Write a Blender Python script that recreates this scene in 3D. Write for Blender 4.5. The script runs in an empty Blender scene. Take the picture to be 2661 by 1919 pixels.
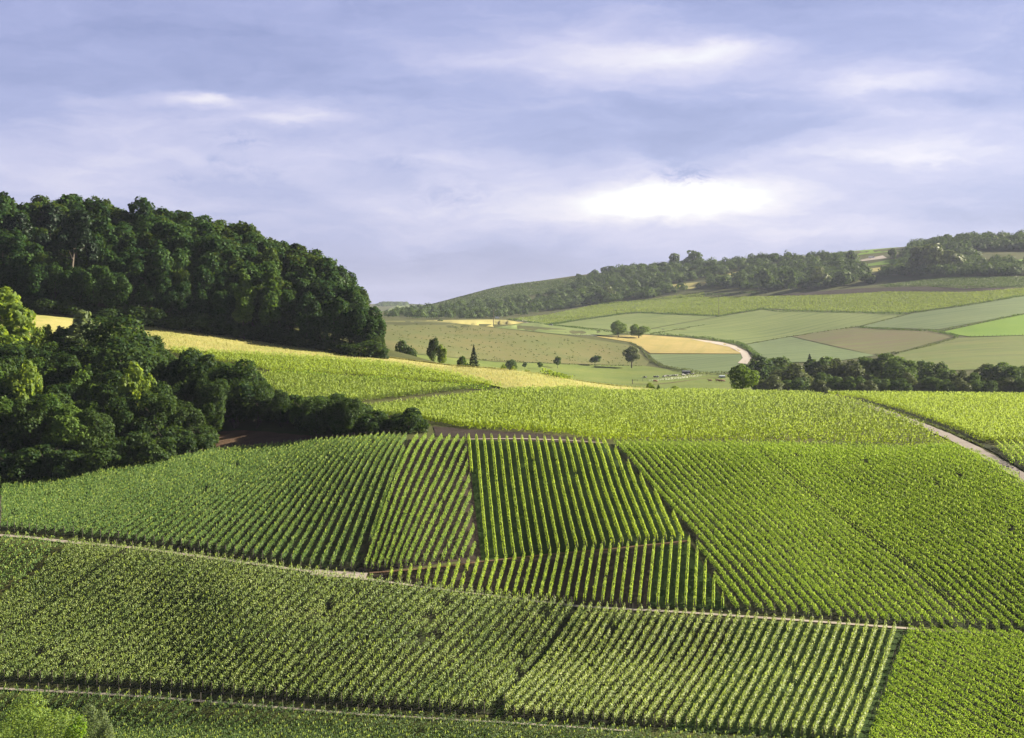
import bpy, bmesh, math, random
import numpy as np
from mathutils import Vector
from mathutils.geometry import delaunay_2d_cdt

random.seed(11)
RNG = np.random.default_rng(11)
scn = bpy.context.scene
COL = scn.collection
R = math.radians

# ------------------------------------------------------------------ camera numbers
# survey grid: bearing column u and line-of-sight row y of a 2268 x 1636 plate, forward depth Y in metres
W0, H0, F0, UC, YH = 2268.0, 1636.0, 3115.0, 1134.0, 700.0
CZ = 60.0                                   # camera height above datum
EXPO = 2.0
SUN_AZ, SUN_EL = R(72), R(26)

def zz(Y, y): return (YH - y) / F0 * Y      # height relative to the camera

# ------------------------------------------------------------------ terrain
def pchip(x, y, xq):
    x = np.asarray(x, float); y = np.asarray(y, float)
    h = np.diff(x); d = np.diff(y, axis=0) / h.reshape((-1,) + (1,) * (y.ndim - 1))
    m = np.zeros_like(y)
    s = np.sign(d[:-1]) * np.sign(d[1:])
    hh = h.reshape((-1,) + (1,) * (y.ndim - 1))
    w1 = 2 * hh[1:] + hh[:-1]; w2 = hh[1:] + 2 * hh[:-1]
    with np.errstate(divide='ignore', invalid='ignore'):
        mm = (w1 + w2) / (w1 / d[:-1] + w2 / d[1:])
    m[1:-1] = np.where(s > 0, mm, 0)
    m[0] = d[0]; m[-1] = d[-1]
    i = np.clip(np.searchsorted(x, xq) - 1, 0, len(x) - 2)
    sh = (-1,) + (1,) * (y.ndim - 1)
    t = ((xq - x[i]) / h[i]).reshape(sh); hi = h[i].reshape(sh)
    t2, t3 = t * t, t * t * t
    return (2*t3-3*t2+1)*y[i] + (t3-2*t2+t)*hi*m[i] + (-2*t3+3*t2)*y[i+1] + (t3-t2)*hi*m[i+1]

# each column: (depth, 'row y') pairs where the slope is seen, (depth, None, z) where it is hidden
NEAR = [(4, None, -3), (20, None, -12), (50, None, -28), (90, None, -42), (125, None, -48)]
COLS = {
 0:   [(150,None,-48.6),(165,1636),(173,1530),(188,1360),(205,1185),(232,1075),(262,955),(300,850),(340,765),(380,702),(398,688),(430,None,8),(480,None,19),(540,None,23),(650,None,15),(900,None,-10),(1300,None,-5),(2200,None,10),(5000,None,30),(7000,None,20)],
 330: [(148,None,-48.8),(163,1636),(170,1550),(184,1390),(200,1218),(238,1035),(262,975),(300,880),(350,790),(396,726),(430,None,3.5),(480,None,14.5),(530,None,19),(640,None,8),(900,None,-14),(1300,None,-5),(2200,None,5),(5000,None,30),(7000,None,20)],
 600: [(146,None,-48.8),(161,1636),(167,1565),(180,1400),(195,1250),(241,1003),(262,955),(290,905),(330,837),(370,787),(402,762),(440,None,-1.5),(490,None,9),(535,None,10),(620,None,-6),(800,None,-22),(1200,None,-5),(2200,None,5),(5000,None,33),(7000,None,20)],
 850: [(145,None,-48.8),(159,1636),(165,1572),(177,1430),(191,1290),(243,970),(285,915),(330,858),(370,813),(402,794),(430,None,-10),(480,None,-13),(560,None,-24),(700,None,-25),(850,768),(1000,741),(1200,713),(1400,710),(1600,704),(2000,694),(2200,690),(2700,None,0),(4200,None,25),(5000,674),(7000,None,20)],
 1134:[(143,None,-48.8),(157,1636),(164,1565),(174,1480),(188,1340),(203,1236),(222,1095),(242,972),(262,942),(300,893),(340,850),(374,824),(430,None,-20),(520,None,-30),(680,None,-33),(850,813),(1000,765),(1200,723),(1250,724),(1400,717),(1550,708),(1650,704),(1800,692),(2000,665),(2200,633),(2500,None,50),(4500,None,25),(7000,None,10)],
 1400:[(142,None,-48.8),(156,1640),(164,1560),(174,1470),(185,1350),(204,1200),(222,1090),(243,985),(262,958),(300,922),(345,885),(388,862),(440,None,-26),(540,None,-37),(700,None,-40),(850,838),(900,826),(1000,800),(1150,750),(1250,735),(1400,715),(1500,697),(1650,680),(1750,668),(2000,622),(2180,598),(2600,None,60),(4500,None,30),(7000,None,10)],
 1645:[(143,None,-49),(157,1640),(164,1565),(174,1470),(184,1365),(205,1200),(222,1100),(245,988),(262,960),(300,925),(345,892),(388,872),(440,None,-27),(540,None,-36),(650,None,-38),(800,846),(860,832),(950,800),(1040,780),(1150,762),(1450,691),(1650,652),(1720,640),(1950,595),(2050,577),(2600,None,75),(4500,None,30),(7000,None,10)],
 1900:[(144,None,-49.5),(158,1640),(166,1565),(175,1480),(184,1390),(205,1230),(222,1125),(247,1000),(270,960),(310,922),(350,893),(388,875),(440,None,-27),(540,None,-34),(620,None,-35.5),(800,None,-31),(900,802),(1150,737),(1350,691),(1540,641),(1600,628),(1850,577),(2000,556),(2600,None,85),(4500,None,30),(7000,None,10)],
 2268:[(148,None,-51.5),(163,1640),(170,1560),(178,1480),(187,1403),(203,1240),(222,1100),(242,1010),(268,960),(310,920),(350,892),(385,878),(430,None,-28),(530,None,-34),(620,None,-34.5),(760,None,-27),(850,793),(1050,737),(1200,694),(1330,656),(1480,614),(1700,560),(1850,524),(2500,None,95),(4500,None,40),(7000,None,10)],
}
COLS[-1300] = COLS[0]; COLS[3600] = COLS[2268]
US = sorted(COLS)
NU, NY = 460, 560
UG = np.linspace(-1300, 3600, NU)
LY = np.linspace(math.log(4), math.log(7000), NY)
YG = np.exp(LY)
tab = []
for u in US:
    p = [(a[0], a[2] if a[1] is None else zz(a[0], a[1])) for a in NEAR + COLS[u]]
    tab.append(pchip(np.log([q[0] for q in p]), np.array([q[1] for q in p], float), LY))
T = pchip(np.array(US, float), np.array(tab), UG)           # (NU, NY)
XX = (UG[:, None] - UC) / F0 * YG[None, :]
T += 0.25*np.sin(XX/17+YG[None]/23)*np.clip((YG[None]-420)/300, 0, 1) + 0.9*np.sin(XX/61+1)*np.sin(YG[None]/83)*np.clip((YG[None]-450)/500, 0, 1)

def ground(x, y):
    x = np.asarray(x, float); y = np.asarray(y, float)
    u = x / y * F0 + UC
    a = np.clip((u - UG[0]) / (UG[1] - UG[0]), 0, NU - 1.001)
    b = np.clip((np.log(y) - LY[0]) / (LY[1] - LY[0]), 0, NY - 1.001)
    i, j = a.astype(int), b.astype(int); fa, fb = a - i, b - j
    return (T[i, j]*(1-fa)*(1-fb) + T[i+1, j]*fa*(1-fb) + T[i, j+1]*(1-fa)*fb + T[i+1, j+1]*fa*fb) + CZ

def hit(u, y, ymin=100., ymax=6900.):
    """first point of the ground on the sight line (u, y) between two depths; the crest if it passes over"""
    a = min(max((u - UG[0]) / (UG[1] - UG[0]), 0), NU - 1.001); i = int(a); fa = a - i
    ang = (T[i]*(1-fa) + T[i+1]*fa) / YG
    need = (YH - y) / F0
    ok = (YG >= ymin) & (YG <= ymax)
    k = np.where(ok & (ang >= need))[0]
    if len(k) == 0:
        k0 = np.where(ok)[0]; k0 = k0[np.argmax(ang[k0])]; Y = YG[k0]
    else:
        k0 = k[0]
        if k0 > 0 and ang[k0-1] < need and YG[k0-1] >= ymin*.98:
            t = (need - ang[k0-1]) / (ang[k0] - ang[k0-1]); Y = YG[k0-1] + t*(YG[k0]-YG[k0-1])
        else: Y = YG[k0]
    return ((u - UC) / F0 * Y, Y)

def hits(poly, ymin=100., ymax=6900., step=14):
    """plan outline of an outline on the plate, its sides subdivided"""
    out = []
    n = len(poly)
    for k in range(n):
        (u0, v0), (u1, v1) = poly[k], poly[(k+1) % n]
        m = max(1, int(math.hypot(u1-u0, v1-v0) / step))
        for q in range(m):
            t = q / m
            out.append(hit(u0+(u1-u0)*t, v0+(v1-v0)*t, ymin, ymax))
    return np.array(out)

def inside(px, py, poly):
    r = np.zeros(np.shape(px), bool)
    x0, y0 = poly[-1]
    for x1, y1 in poly:
        c = (y1 > py) != (y0 > py)
        with np.errstate(divide='ignore', invalid='ignore'):
            r ^= c & (px < (x0-x1)*(py-y1)/(y0-y1)+x1)
        x0, y0 = x1, y1
    return r

# ------------------------------------------------------------------ mesh helpers
def np_mesh(name, V, Fq, mat=None, smooth=False):
    me = bpy.data.meshes.new(name)
    V = np.ascontiguousarray(V, np.float32); Fq = np.ascontiguousarray(Fq, np.int32)
    n, k = Fq.shape
    me.vertices.add(len(V)); me.vertices.foreach_set('co', V.ravel())
    me.loops.add(n*k); me.loops.foreach_set('vertex_index', Fq.ravel())
    me.polygons.add(n); me.polygons.foreach_set('loop_start', np.arange(0, n*k, k, dtype=np.int32))
    if smooth: me.polygons.foreach_set('use_smooth', np.ones(n, bool))
    me.update(calc_edges=True)
    if mat: me.materials.append(mat)
    return me

def link(name, me, parent=None, loc=(0, 0, 0), rz=0, sc=1):
    o = bpy.data.objects.new(name, me); COL.objects.link(o)
    if parent: o.parent = parent
    o.location = loc; o.rotation_euler = (0, 0, rz)
    o.scale = (sc,)*3 if not hasattr(sc, '__len__') else sc
    return o

def tag(o, label=None, cat=None, group=None, kind=None):
    if label: o['label'] = label
    if cat: o['category'] = cat
    if group: o['group'] = group
    if kind: o['kind'] = kind
    return o

def leaves(C, Nrm, w, h, up=0.0):
    """rhombic leaf faces at C facing Nrm, half sizes w and h"""
    n = len(C)
    Nrm = Nrm / (np.linalg.norm(Nrm, axis=1, keepdims=True) + 1e-9)
    r = RNG.normal(size=(n, 3)); r[:, 2] += up*4
    a = np.cross(Nrm, r); a /= np.linalg.norm(a, axis=1, keepdims=True) + 1e-9
    b = np.cross(a, Nrm)
    w = np.broadcast_to(np.asarray(w, float), (n,))[:, None]; h = np.broadcast_to(np.asarray(h, float), (n,))[:, None]
    V = np.stack([C - b*h, C + a*w + Nrm*w*.25, C + b*h, C - a*w + Nrm*w*.25], 1).reshape(-1, 3)
    return V

def quads(n): return np.arange(n*4).reshape(-1, 4)

def ordinal(n):
    return '%d%s' % (n, 'th' if 10 <= n % 100 <= 20 else {1: 'st', 2: 'nd', 3: 'rd'}.get(n % 10, 'th'))

# ------------------------------------------------------------------ materials
def newmat(name):
    m = bpy.data.materials.new(name); m.use_nodes = True
    nt = m.node_tree; nt.nodes.clear()
    out = nt.nodes.new('ShaderNodeOutputMaterial')
    return m, nt, out

def ramp(nt, stops, fac):
    r = nt.nodes.new('ShaderNodeValToRGB')
    el = r.color_ramp.elements
    while len(el) < len(stops): el.new(0.5)
    for e, (p, c) in zip(el, stops): e.position = p; e.color = (*c, 1)
    nt.links.new(fac, r.inputs[0]); return r.outputs[0]

def noise(nt, scale, detail=3, rough=.55, vec=None, dist=0):
    n = nt.nodes.new('ShaderNodeTexNoise'); n.inputs['Scale'].default_value = scale
    n.inputs['Detail'].default_value = detail; n.inputs['Roughness'].default_value = rough
    n.inputs['Distortion'].default_value = dist
    if vec is not None: nt.links.new(vec, n.inputs['Vector'])
    return n.outputs[0]

def mth(nt, op, a, b=None, c=None):
    m = nt.nodes.new('ShaderNodeMath'); m.operation = op
    for k, v in enumerate((a, b, c)):
        if v is None: continue
        if isinstance(v, (int, float)): m.inputs[k].default_value = v
        else: nt.links.new(v, m.inputs[k])
    return m.outputs[0]

def mixc(nt, f, a, b):
    m = nt.nodes.new('ShaderNodeMix'); m.data_type = 'RGBA'
    for k, v in ((0, f), (6, a), (7, b)):
        if isinstance(v, (int, float)): m.inputs[k].default_value = v
        elif isinstance(v, tuple): m.inputs[k].default_value = (*v, 1)
        else: nt.links.new(v, m.inputs[k])
    return m.outputs[2]

LEAF, SOIL = .74, .62
def leaf_mat(name, c1, c2, c3, trans, tf, nscale=.35, rnd_obj=.0, spec=.12):
    m, nt, out = newmat(name)
    lf = .95 if name in ('vine leaves bright', 'vine leaves mid green', 'vine leaves painted cool shade', 'vine leaves pale', 'vine leaves mottled', 'young vine shoots with painted sun') else LEAF
    c1, c2, c3 = [tuple(k_*lf for k_ in c_) for c_ in (c1, c2, c3)]; trans = tuple(k_*(1. if lf > .9 else .85) for k_ in trans)
    geo = nt.nodes.new('ShaderNodeNewGeometry')
    pos = geo.outputs['Position']
    f = mth(nt, 'ADD', mth(nt, 'MULTIPLY', geo.outputs['Random Per Island'], .55), mth(nt, 'MULTIPLY', noise(nt, nscale, 4, .6, pos), .9))
    f = mth(nt, 'SUBTRACT', f, .22)
    if rnd_obj:
        oi = nt.nodes.new('ShaderNodeObjectInfo')
        f = mth(nt, 'ADD', f, mth(nt, 'MULTIPLY', mth(nt, 'SUBTRACT', oi.outputs['Random'], .5), rnd_obj))
    col = ramp(nt, [(.1, c1), (.5, c2), (.9, c3)], f)
    p = nt.nodes.new('ShaderNodeBsdfPrincipled'); p.inputs['Roughness'].default_value = .55
    p.inputs['Specular IOR Level'].default_value = spec
    nt.links.new(col, p.inputs['Base Color'])
    t = nt.nodes.new('ShaderNodeBsdfTranslucent')
    tc = mixc(nt, .75, col, trans); nt.links.new(tc, t.inputs['Color'])
    mx = nt.nodes.new('ShaderNodeMixShader'); mx.inputs[0].default_value = tf
    nt.links.new(p.outputs[0], mx.inputs[1]); nt.links.new(t.outputs[0], mx.inputs[2])
    nt.links.new(mx.outputs[0], out.inputs[0])
    return m

def field_mat(name, stops, scale=.08, streak=None, fine=1.2, bump=.25, det=5):
    """stops over broad patches, streak = (angle, spacing m, amount, colour) for drill lines"""
    stops = [(p_, tuple(k_*SOIL for k_ in c_)) for p_, c_ in stops]
    if streak: streak = streak[:3] + (tuple(k_*SOIL for k_ in streak[3]),)
    m, nt, out = newmat(name)
    geo = nt.nodes.new('ShaderNodeNewGeometry'); pos = geo.outputs['Position']
    f = mth(nt, 'ADD', mth(nt, 'MULTIPLY', noise(nt, scale, det, .6, pos), .75), mth(nt, 'MULTIPLY', noise(nt, fine, 3, .7, pos), .45))
    f = mth(nt, 'SUBTRACT', f, .1)
    col = ramp(nt, stops, f)
    if streak:
        ang, sp, amt, sc_ = streak
        mp = nt.nodes.new('ShaderNodeMapping'); mp.inputs['Rotation'].default_value = (0, 0, ang)
        nt.links.new(pos, mp.inputs[0])
        sx = nt.nodes.new('ShaderNodeMapping'); sx.inputs['Scale'].default_value = (1/sp, .012/sp*4, 0)
        nt.links.new(mp.outputs[0], sx.inputs[0])
        wv = nt.nodes.new('ShaderNodeTexWave'); wv.inputs['Scale'].default_value = .314/(sp*2.6); wv.inputs['Distortion'].default_value = 2.2
        wv.inputs['Detail'].default_value = 2; wv.inputs['Detail Scale'].default_value = .3; nt.links.new(mp.outputs[0], wv.inputs['Vector'])
        s = noise(nt, 1.0, 2, .5, sx.outputs[0])
        s = mth(nt, 'MULTIPLY', mth(nt, 'SMOOTH_MAX', mth(nt, 'MULTIPLY', mth(nt, 'SUBTRACT', s, .5), 5.0), 0, .1), amt)
        s = mth(nt, 'ADD', s, mth(nt, 'MULTIPLY', mth(nt, 'POWER', wv.outputs['Fac'], 9.), .55*amt))
        s.node.use_clamp = True
        col = mixc(nt, s, col, sc_)
    p = nt.nodes.new('ShaderNodeBsdfPrincipled'); p.inputs['Roughness'].default_value = .9
    p.inputs['Specular IOR Level'].default_value = .1
    nt.links.new(col, p.inputs['Base Color'])
    b = nt.nodes.new('ShaderNodeBump'); b.inputs['Strength'].default_value = bump; b.inputs['Distance'].default_value = .6
    nt.links.new(noise(nt, fine*1.5, 4, .7, pos), b.inputs['Height']); nt.links.new(b.outputs[0], p.inputs['Normal'])
    nt.links.new(p.outputs[0], out.inputs[0])
    return m

def plain_mat(name, c, rough=.6, metal=0., var=.15, sc_=3.):
    m, nt, out = newmat(name)
    tc = nt.nodes.new('ShaderNodeTexCoord')
    col = ramp(nt, [(.3, tuple(x*(1-var) for x in c)), (.7, tuple(min(1, x*(1+var)) for x in c))], noise(nt, sc_, 3, .6, tc.outputs['Object']))
    p = nt.nodes.new('ShaderNodeBsdfPrincipled'); p.inputs['Roughness'].default_value = rough
    p.inputs['Metallic'].default_value = metal
    nt.links.new(col, p.inputs['Base Color']); nt.links.new(p.outputs[0], out.inputs[0])
    return m

YG_T = (.42, .52, .04)
M = {
 'vine_bright': leaf_mat('vine leaves bright', (.075, .15, .018), (.17, .27, .03), (.30, .39, .05), (.50, .62, .04), .46),
 'vine_mid':    leaf_mat('vine leaves mid green', (.06, .125, .020), (.125, .215, .030), (.235, .32, .055), (.36, .52, .04), .38),
 'vine_cool_shade':   leaf_mat('vine leaves painted cool shade', (.042, .098, .026), (.086, .160, .038), (.165, .235, .060), (.28, .41, .048), .36),  # cooler, darker copy; bluish shade is put into the leaf colour
 'vine_shade':  leaf_mat('vine leaves painted shade', (.030, .075, .020), (.062, .120, .028), (.12, .18, .042), (.20, .30, .035), .34),  # darker copy; shade of the bottom strip is put into the leaf colour
 'vine_mottled': leaf_mat('vine leaves mottled', (.06, .115, .028), (.14, .205, .045), (.28, .335, .095), (.38, .48, .06), .40, nscale=.16, spec=.3),
 'vine_pale':   leaf_mat('vine leaves pale', (.09, .155, .035), (.21, .275, .065), (.39, .44, .15), (.48, .58, .09), .42, spec=.4),
 'vine_tip_sun':    leaf_mat('young vine shoots with painted sun', (.14, .22, .045), (.24, .33, .075), (.36, .43, .13), (.44, .55, .08), .42, spec=.3),  # pale young growth, lightened further to imitate sun on the row crests
 'vine_top':    leaf_mat('vine leaves sunlit plateau', (.06, .11, .012), (.13, .20, .02), (.23, .30, .035), (.38, .50, .03), .45, nscale=.08),
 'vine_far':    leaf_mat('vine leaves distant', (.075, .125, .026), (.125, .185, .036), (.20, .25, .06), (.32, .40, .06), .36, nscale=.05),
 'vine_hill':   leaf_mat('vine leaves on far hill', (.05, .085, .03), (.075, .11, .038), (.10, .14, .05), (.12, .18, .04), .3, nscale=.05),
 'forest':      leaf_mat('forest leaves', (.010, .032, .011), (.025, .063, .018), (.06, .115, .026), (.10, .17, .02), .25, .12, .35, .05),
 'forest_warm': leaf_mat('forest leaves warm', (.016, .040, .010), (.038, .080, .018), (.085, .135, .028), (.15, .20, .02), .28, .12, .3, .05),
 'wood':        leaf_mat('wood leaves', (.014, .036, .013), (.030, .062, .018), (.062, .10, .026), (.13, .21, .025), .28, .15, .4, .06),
 'bright':      leaf_mat('bright crown leaves', (.06, .115, .018), (.12, .19, .03), (.20, .27, .05), (.40, .52, .04), .45, .2),
 'palebush':    leaf_mat('pale bush leaves', (.075, .14, .03), (.16, .25, .055), (.30, .38, .11), (.38, .52, .06), .38, .3),
 'vivid':       leaf_mat('vivid shrub leaves', (.09, .19, .012), (.16, .30, .02), (.26, .40, .03), (.42, .60, .03), .42, .3),
 'wood_mid':    leaf_mat('wood leaves mid green', (.026, .062, .016), (.062, .12, .026), (.13, .20, .04), (.2, .32, .03), .32, .15, .4, .06),
 'silver':      leaf_mat('silvery crown leaves', (.08, .12, .05), (.14, .19, .09), (.24, .29, .15), (.30, .38, .10), .4, .2),
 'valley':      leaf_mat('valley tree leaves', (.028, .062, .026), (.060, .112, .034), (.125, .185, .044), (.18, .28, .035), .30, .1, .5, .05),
 'olive':       leaf_mat('olive tree leaves', (.055, .08, .026), (.10, .13, .042), (.15, .185, .06), (.16, .20, .04), .3, .1, .3),
 'roundgreen':  leaf_mat('round tree leaves', (.05, .10, .02), (.10, .165, .03), (.18, .25, .045), (.28, .42, .03), .35, .15, spec=.06),
 'needle':      leaf_mat('needles', (.010, .024, .014), (.018, .040, .020), (.035, .062, .028), (.05, .09, .02), .15, .2, .3),
 'russet':      leaf_mat('russet crown', (.04, .028, .016), (.07, .045, .025), (.10, .065, .035), (.12, .08, .03), .2, .2),
 'hillwood':    leaf_mat('hillside wood leaves', (.026, .052, .022), (.058, .095, .030), (.12, .165, .042), (.14, .22, .035), .25, .03, spec=.04),
 'grassblade':  leaf_mat('tall dry grass', (.30, .31, .09), (.42, .40, .14), (.54, .48, .20), (.55, .5, .15), .4, .06),
 'bark':        plain_mat('bark', (.06, .048, .036), .9),
 'palebark':    plain_mat('pale bark', (.16, .13, .10), .9),
 'post':        plain_mat('weathered post', (.10, .085, .07), .9),
 'white':       plain_mat('white paint', (.78, .78, .76), .4, var=.05),
 'grey':        plain_mat('grey paint', (.30, .31, .33), .35, var=.05),
 'dark':        plain_mat('dark rubber', (.02, .02, .022), .7),
 'glass':       plain_mat('dark glass', (.02, .025, .03), .1, var=.02),
 'roof':        plain_mat('dark sheet roof', (.05, .055, .07), .6),
 'sheet':       plain_mat('pale sheet metal', (.48, .52, .58), .45),
 'brown_cow':   plain_mat('brown hide', (.20, .085, .045), .8),
 'ground':      field_mat('rough ground', [(.25, (.05, .062, .02)), (.5, (.085, .095, .03)), (.75, (.13, .12, .045))], .05),
 'golden':      field_mat('golden dry grass', [(.28, (.23, .28, .07)), (.44, (.34, .35, .105)), (.6, (.45, .41, .15)), (.8, (.56, .46, .20))], .045, None, .5, .12),
 'soil':        field_mat('brown soil', [(.2, (.026, .020, .017)), (.5, (.045, .033, .028)), (.8, (.070, .051, .04))], .3),
 'bank':        field_mat('red brown bank', [(.2, (.09, .055, .036)), (.5, (.16, .10, .064)), (.8, (.25, .16, .10))], .35, None, 2.5, .6),
 'grass':       field_mat('green grass aisle', [(.2, (.018, .042, .008)), (.5, (.032, .068, .011)), (.8, (.06, .088, .02))], .25),
 'mixed':       field_mat('soil and weeds', [(.2, (.026, .022, .016)), (.45, (.036, .038, .018)), (.65, (.03, .052, .013)), (.85, (.055, .05, .026))], .2),
 'path':        field_mat('pale track', [(.2, (.34, .29, .24)), (.5, (.46, .40, .35)), (.8, (.54, .48, .43))], .4, None, 2, .2),
 'tarmac':      field_mat('worn lane', [(.2, (.26, .22, .20)), (.5, (.35, .31, .29)), (.8, (.42, .38, .36))], .4, None, 2, .2),
 'chalk':       field_mat('chalk road', [(.2, (.46, .40, .36)), (.8, (.58, .52, .47))], .2),
 'meadow':      field_mat('brown meadow', [(.2, (.10, .135, .040)), (.45, (.145, .16, .052)), (.65, (.18, .165, .062)), (.85, (.22, .175, .075))], .018, (.3, 9, .3, (.17, .17, .06)), .25),
 'pasture':     field_mat('green pasture', [(.2, (.10, .15, .030)), (.5, (.16, .21, .042)), (.8, (.24, .26, .07))], .03, None, .25),
 'straw':       field_mat('pale straw field', [(.2, (.36, .34, .11)), (.8, (.50, .44, .17))], .02),
 'cereal':      field_mat('grey green cereal', [(.2, (.15, .20, .062)), (.5, (.185, .235, .075)), (.8, (.235, .27, .095))], .02, (.9, 6, .8, (.11, .16, .05)), .35, .2),
 'cereal_cool': field_mat('blue green cereal', [(.2, (.135, .19, .08)), (.5, (.16, .215, .092)), (.8, (.19, .24, .10))], .02, (1.3, 6, .8, (.10, .15, .065)), .35, .2),
 'cereal_gold': field_mat('ripe golden field', [(.25, (.30, .27, .085)), (.5, (.42, .34, .12)), (.75, (.50, .39, .16))], .03, (.2, 6, .6, (.34, .30, .10)), .35, .2),
 'plough':      field_mat('brown drilled field', [(.25, (.13, .15, .05)), (.5, (.155, .14, .07)), (.75, (.175, .125, .085))], .012, (1.25, 6, .9, (.16, .20, .055)), .3),
 'lush':        field_mat('lush green field', [(.2, (.13, .25, .025)), (.8, (.20, .31, .04))], .03),
 'olive_field': field_mat('olive pasture', [(.2, (.11, .17, .040)), (.5, (.16, .20, .055)), (.8, (.21, .21, .075))], .03, (1.4, 5, .7, (.11, .13, .05)), .2),
}

# black and white hide
m, nt, out = newmat('pied hide')
tc = nt.nodes.new('ShaderNodeTexCoord')
oi = nt.nodes.new('ShaderNodeObjectInfo')
va = nt.nodes.new('ShaderNodeVectorMath'); va.operation = 'ADD'
nt.links.new(tc.outputs['Object'], va.inputs[0])
cx = nt.nodes.new('ShaderNodeCombineXYZ'); nt.links.new(mth(nt, 'MULTIPLY', oi.outputs['Random'], 30), cx.inputs[0]); nt.links.new(cx.outputs[0], va.inputs[1])
c = ramp(nt, [(.47, (.02, .02, .022)), (.52, (.62, .60, .57))], noise(nt, 1.5, 1, .4, va.outputs[0]))
p = nt.nodes.new('ShaderNodeBsdfPrincipled'); p.inputs['Roughness'].default_value = .8
nt.links.new(c, p.inputs['Base Color']); nt.links.new(p.outputs[0], out.inputs[0])
M['pied'] = m

# ------------------------------------------------------------------ ground
V = np.stack([XX, np.broadcast_to(YG[None], XX.shape), T + CZ], -1).reshape(-1, 3)
ii, jj = np.meshgrid(np.arange(NU-1), np.arange(NY-1), indexing='ij')
k = (ii*NY + jj).ravel()
tag(link('ground', np_mesh('ground', V, np.stack([k, k+NY, k+NY+1, k+1], 1), M['ground'], True)), kind='structure')

def sheet(name, poly, mat, lift=.06, ymin=100., ymax=6900., step=14, rag=0.):
    """a field surface draped on the ground inside an outline"""
    n = len(poly); b = []
    for q in range(n):
        (u0, v0), (u1, v1) = poly[q], poly[(q+1) % n]
        mm = max(1, int(math.hypot(u1-u0, v1-v0) / step))
        for s in range(mm):
            t = s/mm
            b.append((u0+(u1-u0)*t + (random.uniform(-rag, rag)), v0+(v1-v0)*t + random.uniform(-rag, rag)*.35))
    pa = np.array(b); x0, y0 = pa.min(0); x1, y1 = pa.max(0)
    gx, gy = np.meshgrid(np.arange(x0, x1, step), np.arange(y0, y1, step*.6))
    g = np.stack([gx.ravel(), gy.ravel()], 1) + RNG.uniform(-2, 2, (gx.size, 2))
    g = g[inside(g[:, 0], g[:, 1], pa)]
    pts = [Vector(q) for q in b] + [Vector(q) for q in g]
    vs, _, fs, *_ = delaunay_2d_cdt(pts, [], [list(range(len(b)))], 1, 1e-4)
    P = np.array([hit(v[0], v[1], ymin, ymax) for v in vs])
    V = np.column_stack([P, ground(P[:, 0], P[:, 1]) + lift])
    fs = [f for f in fs if len(f) == 3]
    F = np.array(fs)
    # face up
    a, bb, cc = V[F[:, 0]], V[F[:, 1]], V[F[:, 2]]
    fl = np.cross(bb-a, cc-a)[:, 2] < 0
    F[fl] = F[fl][:, ::-1]
    return tag(link(name, np_mesh(name, V, F, mat, True)), kind='structure')

def ribbon(name, pts, width, mat, lift=.09, ymin=100., ymax=6900., w2=None):
    P = []
    for q in range(len(pts)-1):
        (u0, v0), (u1, v1) = pts[q], pts[q+1]
        mm = max(2, int(math.hypot(u1-u0, v1-v0)/8))
        for s in range(mm + (q == len(pts)-2)): P.append(hit(u0+(u1-u0)*s/mm, v0+(v1-v0)*s/mm, ymin, ymax))
    P = np.array(P)
    for _ in range(3): P[1:-1] = (P[:-2] + 2*P[1:-1] + P[2:])/4
    d = np.gradient(P, axis=0); d /= np.linalg.norm(d, axis=1, keepdims=True) + 1e-9
    nrm = np.stack([-d[:, 1], d[:, 0]], 1)
    w = np.linspace(width, w2 or width, len(P))[:, None]*(1+.08*RNG.normal(size=(len(P), 1)))
    K = 4
    L = [P + nrm*w*(s/K-.5) for s in range(K+1)]
    V = np.concatenate([np.column_stack([l, ground(l[:, 0], l[:, 1])+lift]) for l in L])
    n = len(P); F = []
    for s in range(K):
        i = np.arange(n-1) + s*n
        F.append(np.stack([i, i+1, i+1+n, i+n], 1))
    F = np.concatenate(F)
    a, bb, cc = V[F[:, 0]], V[F[:, 1]], V[F[:, 2]]
    fl = np.cross(bb-a, cc-a)[:, 2] < 0
    F[fl] = F[fl][:, ::-1]
    return tag(link(name, np_mesh(name, V, F, mat, True)), kind='structure')

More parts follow.
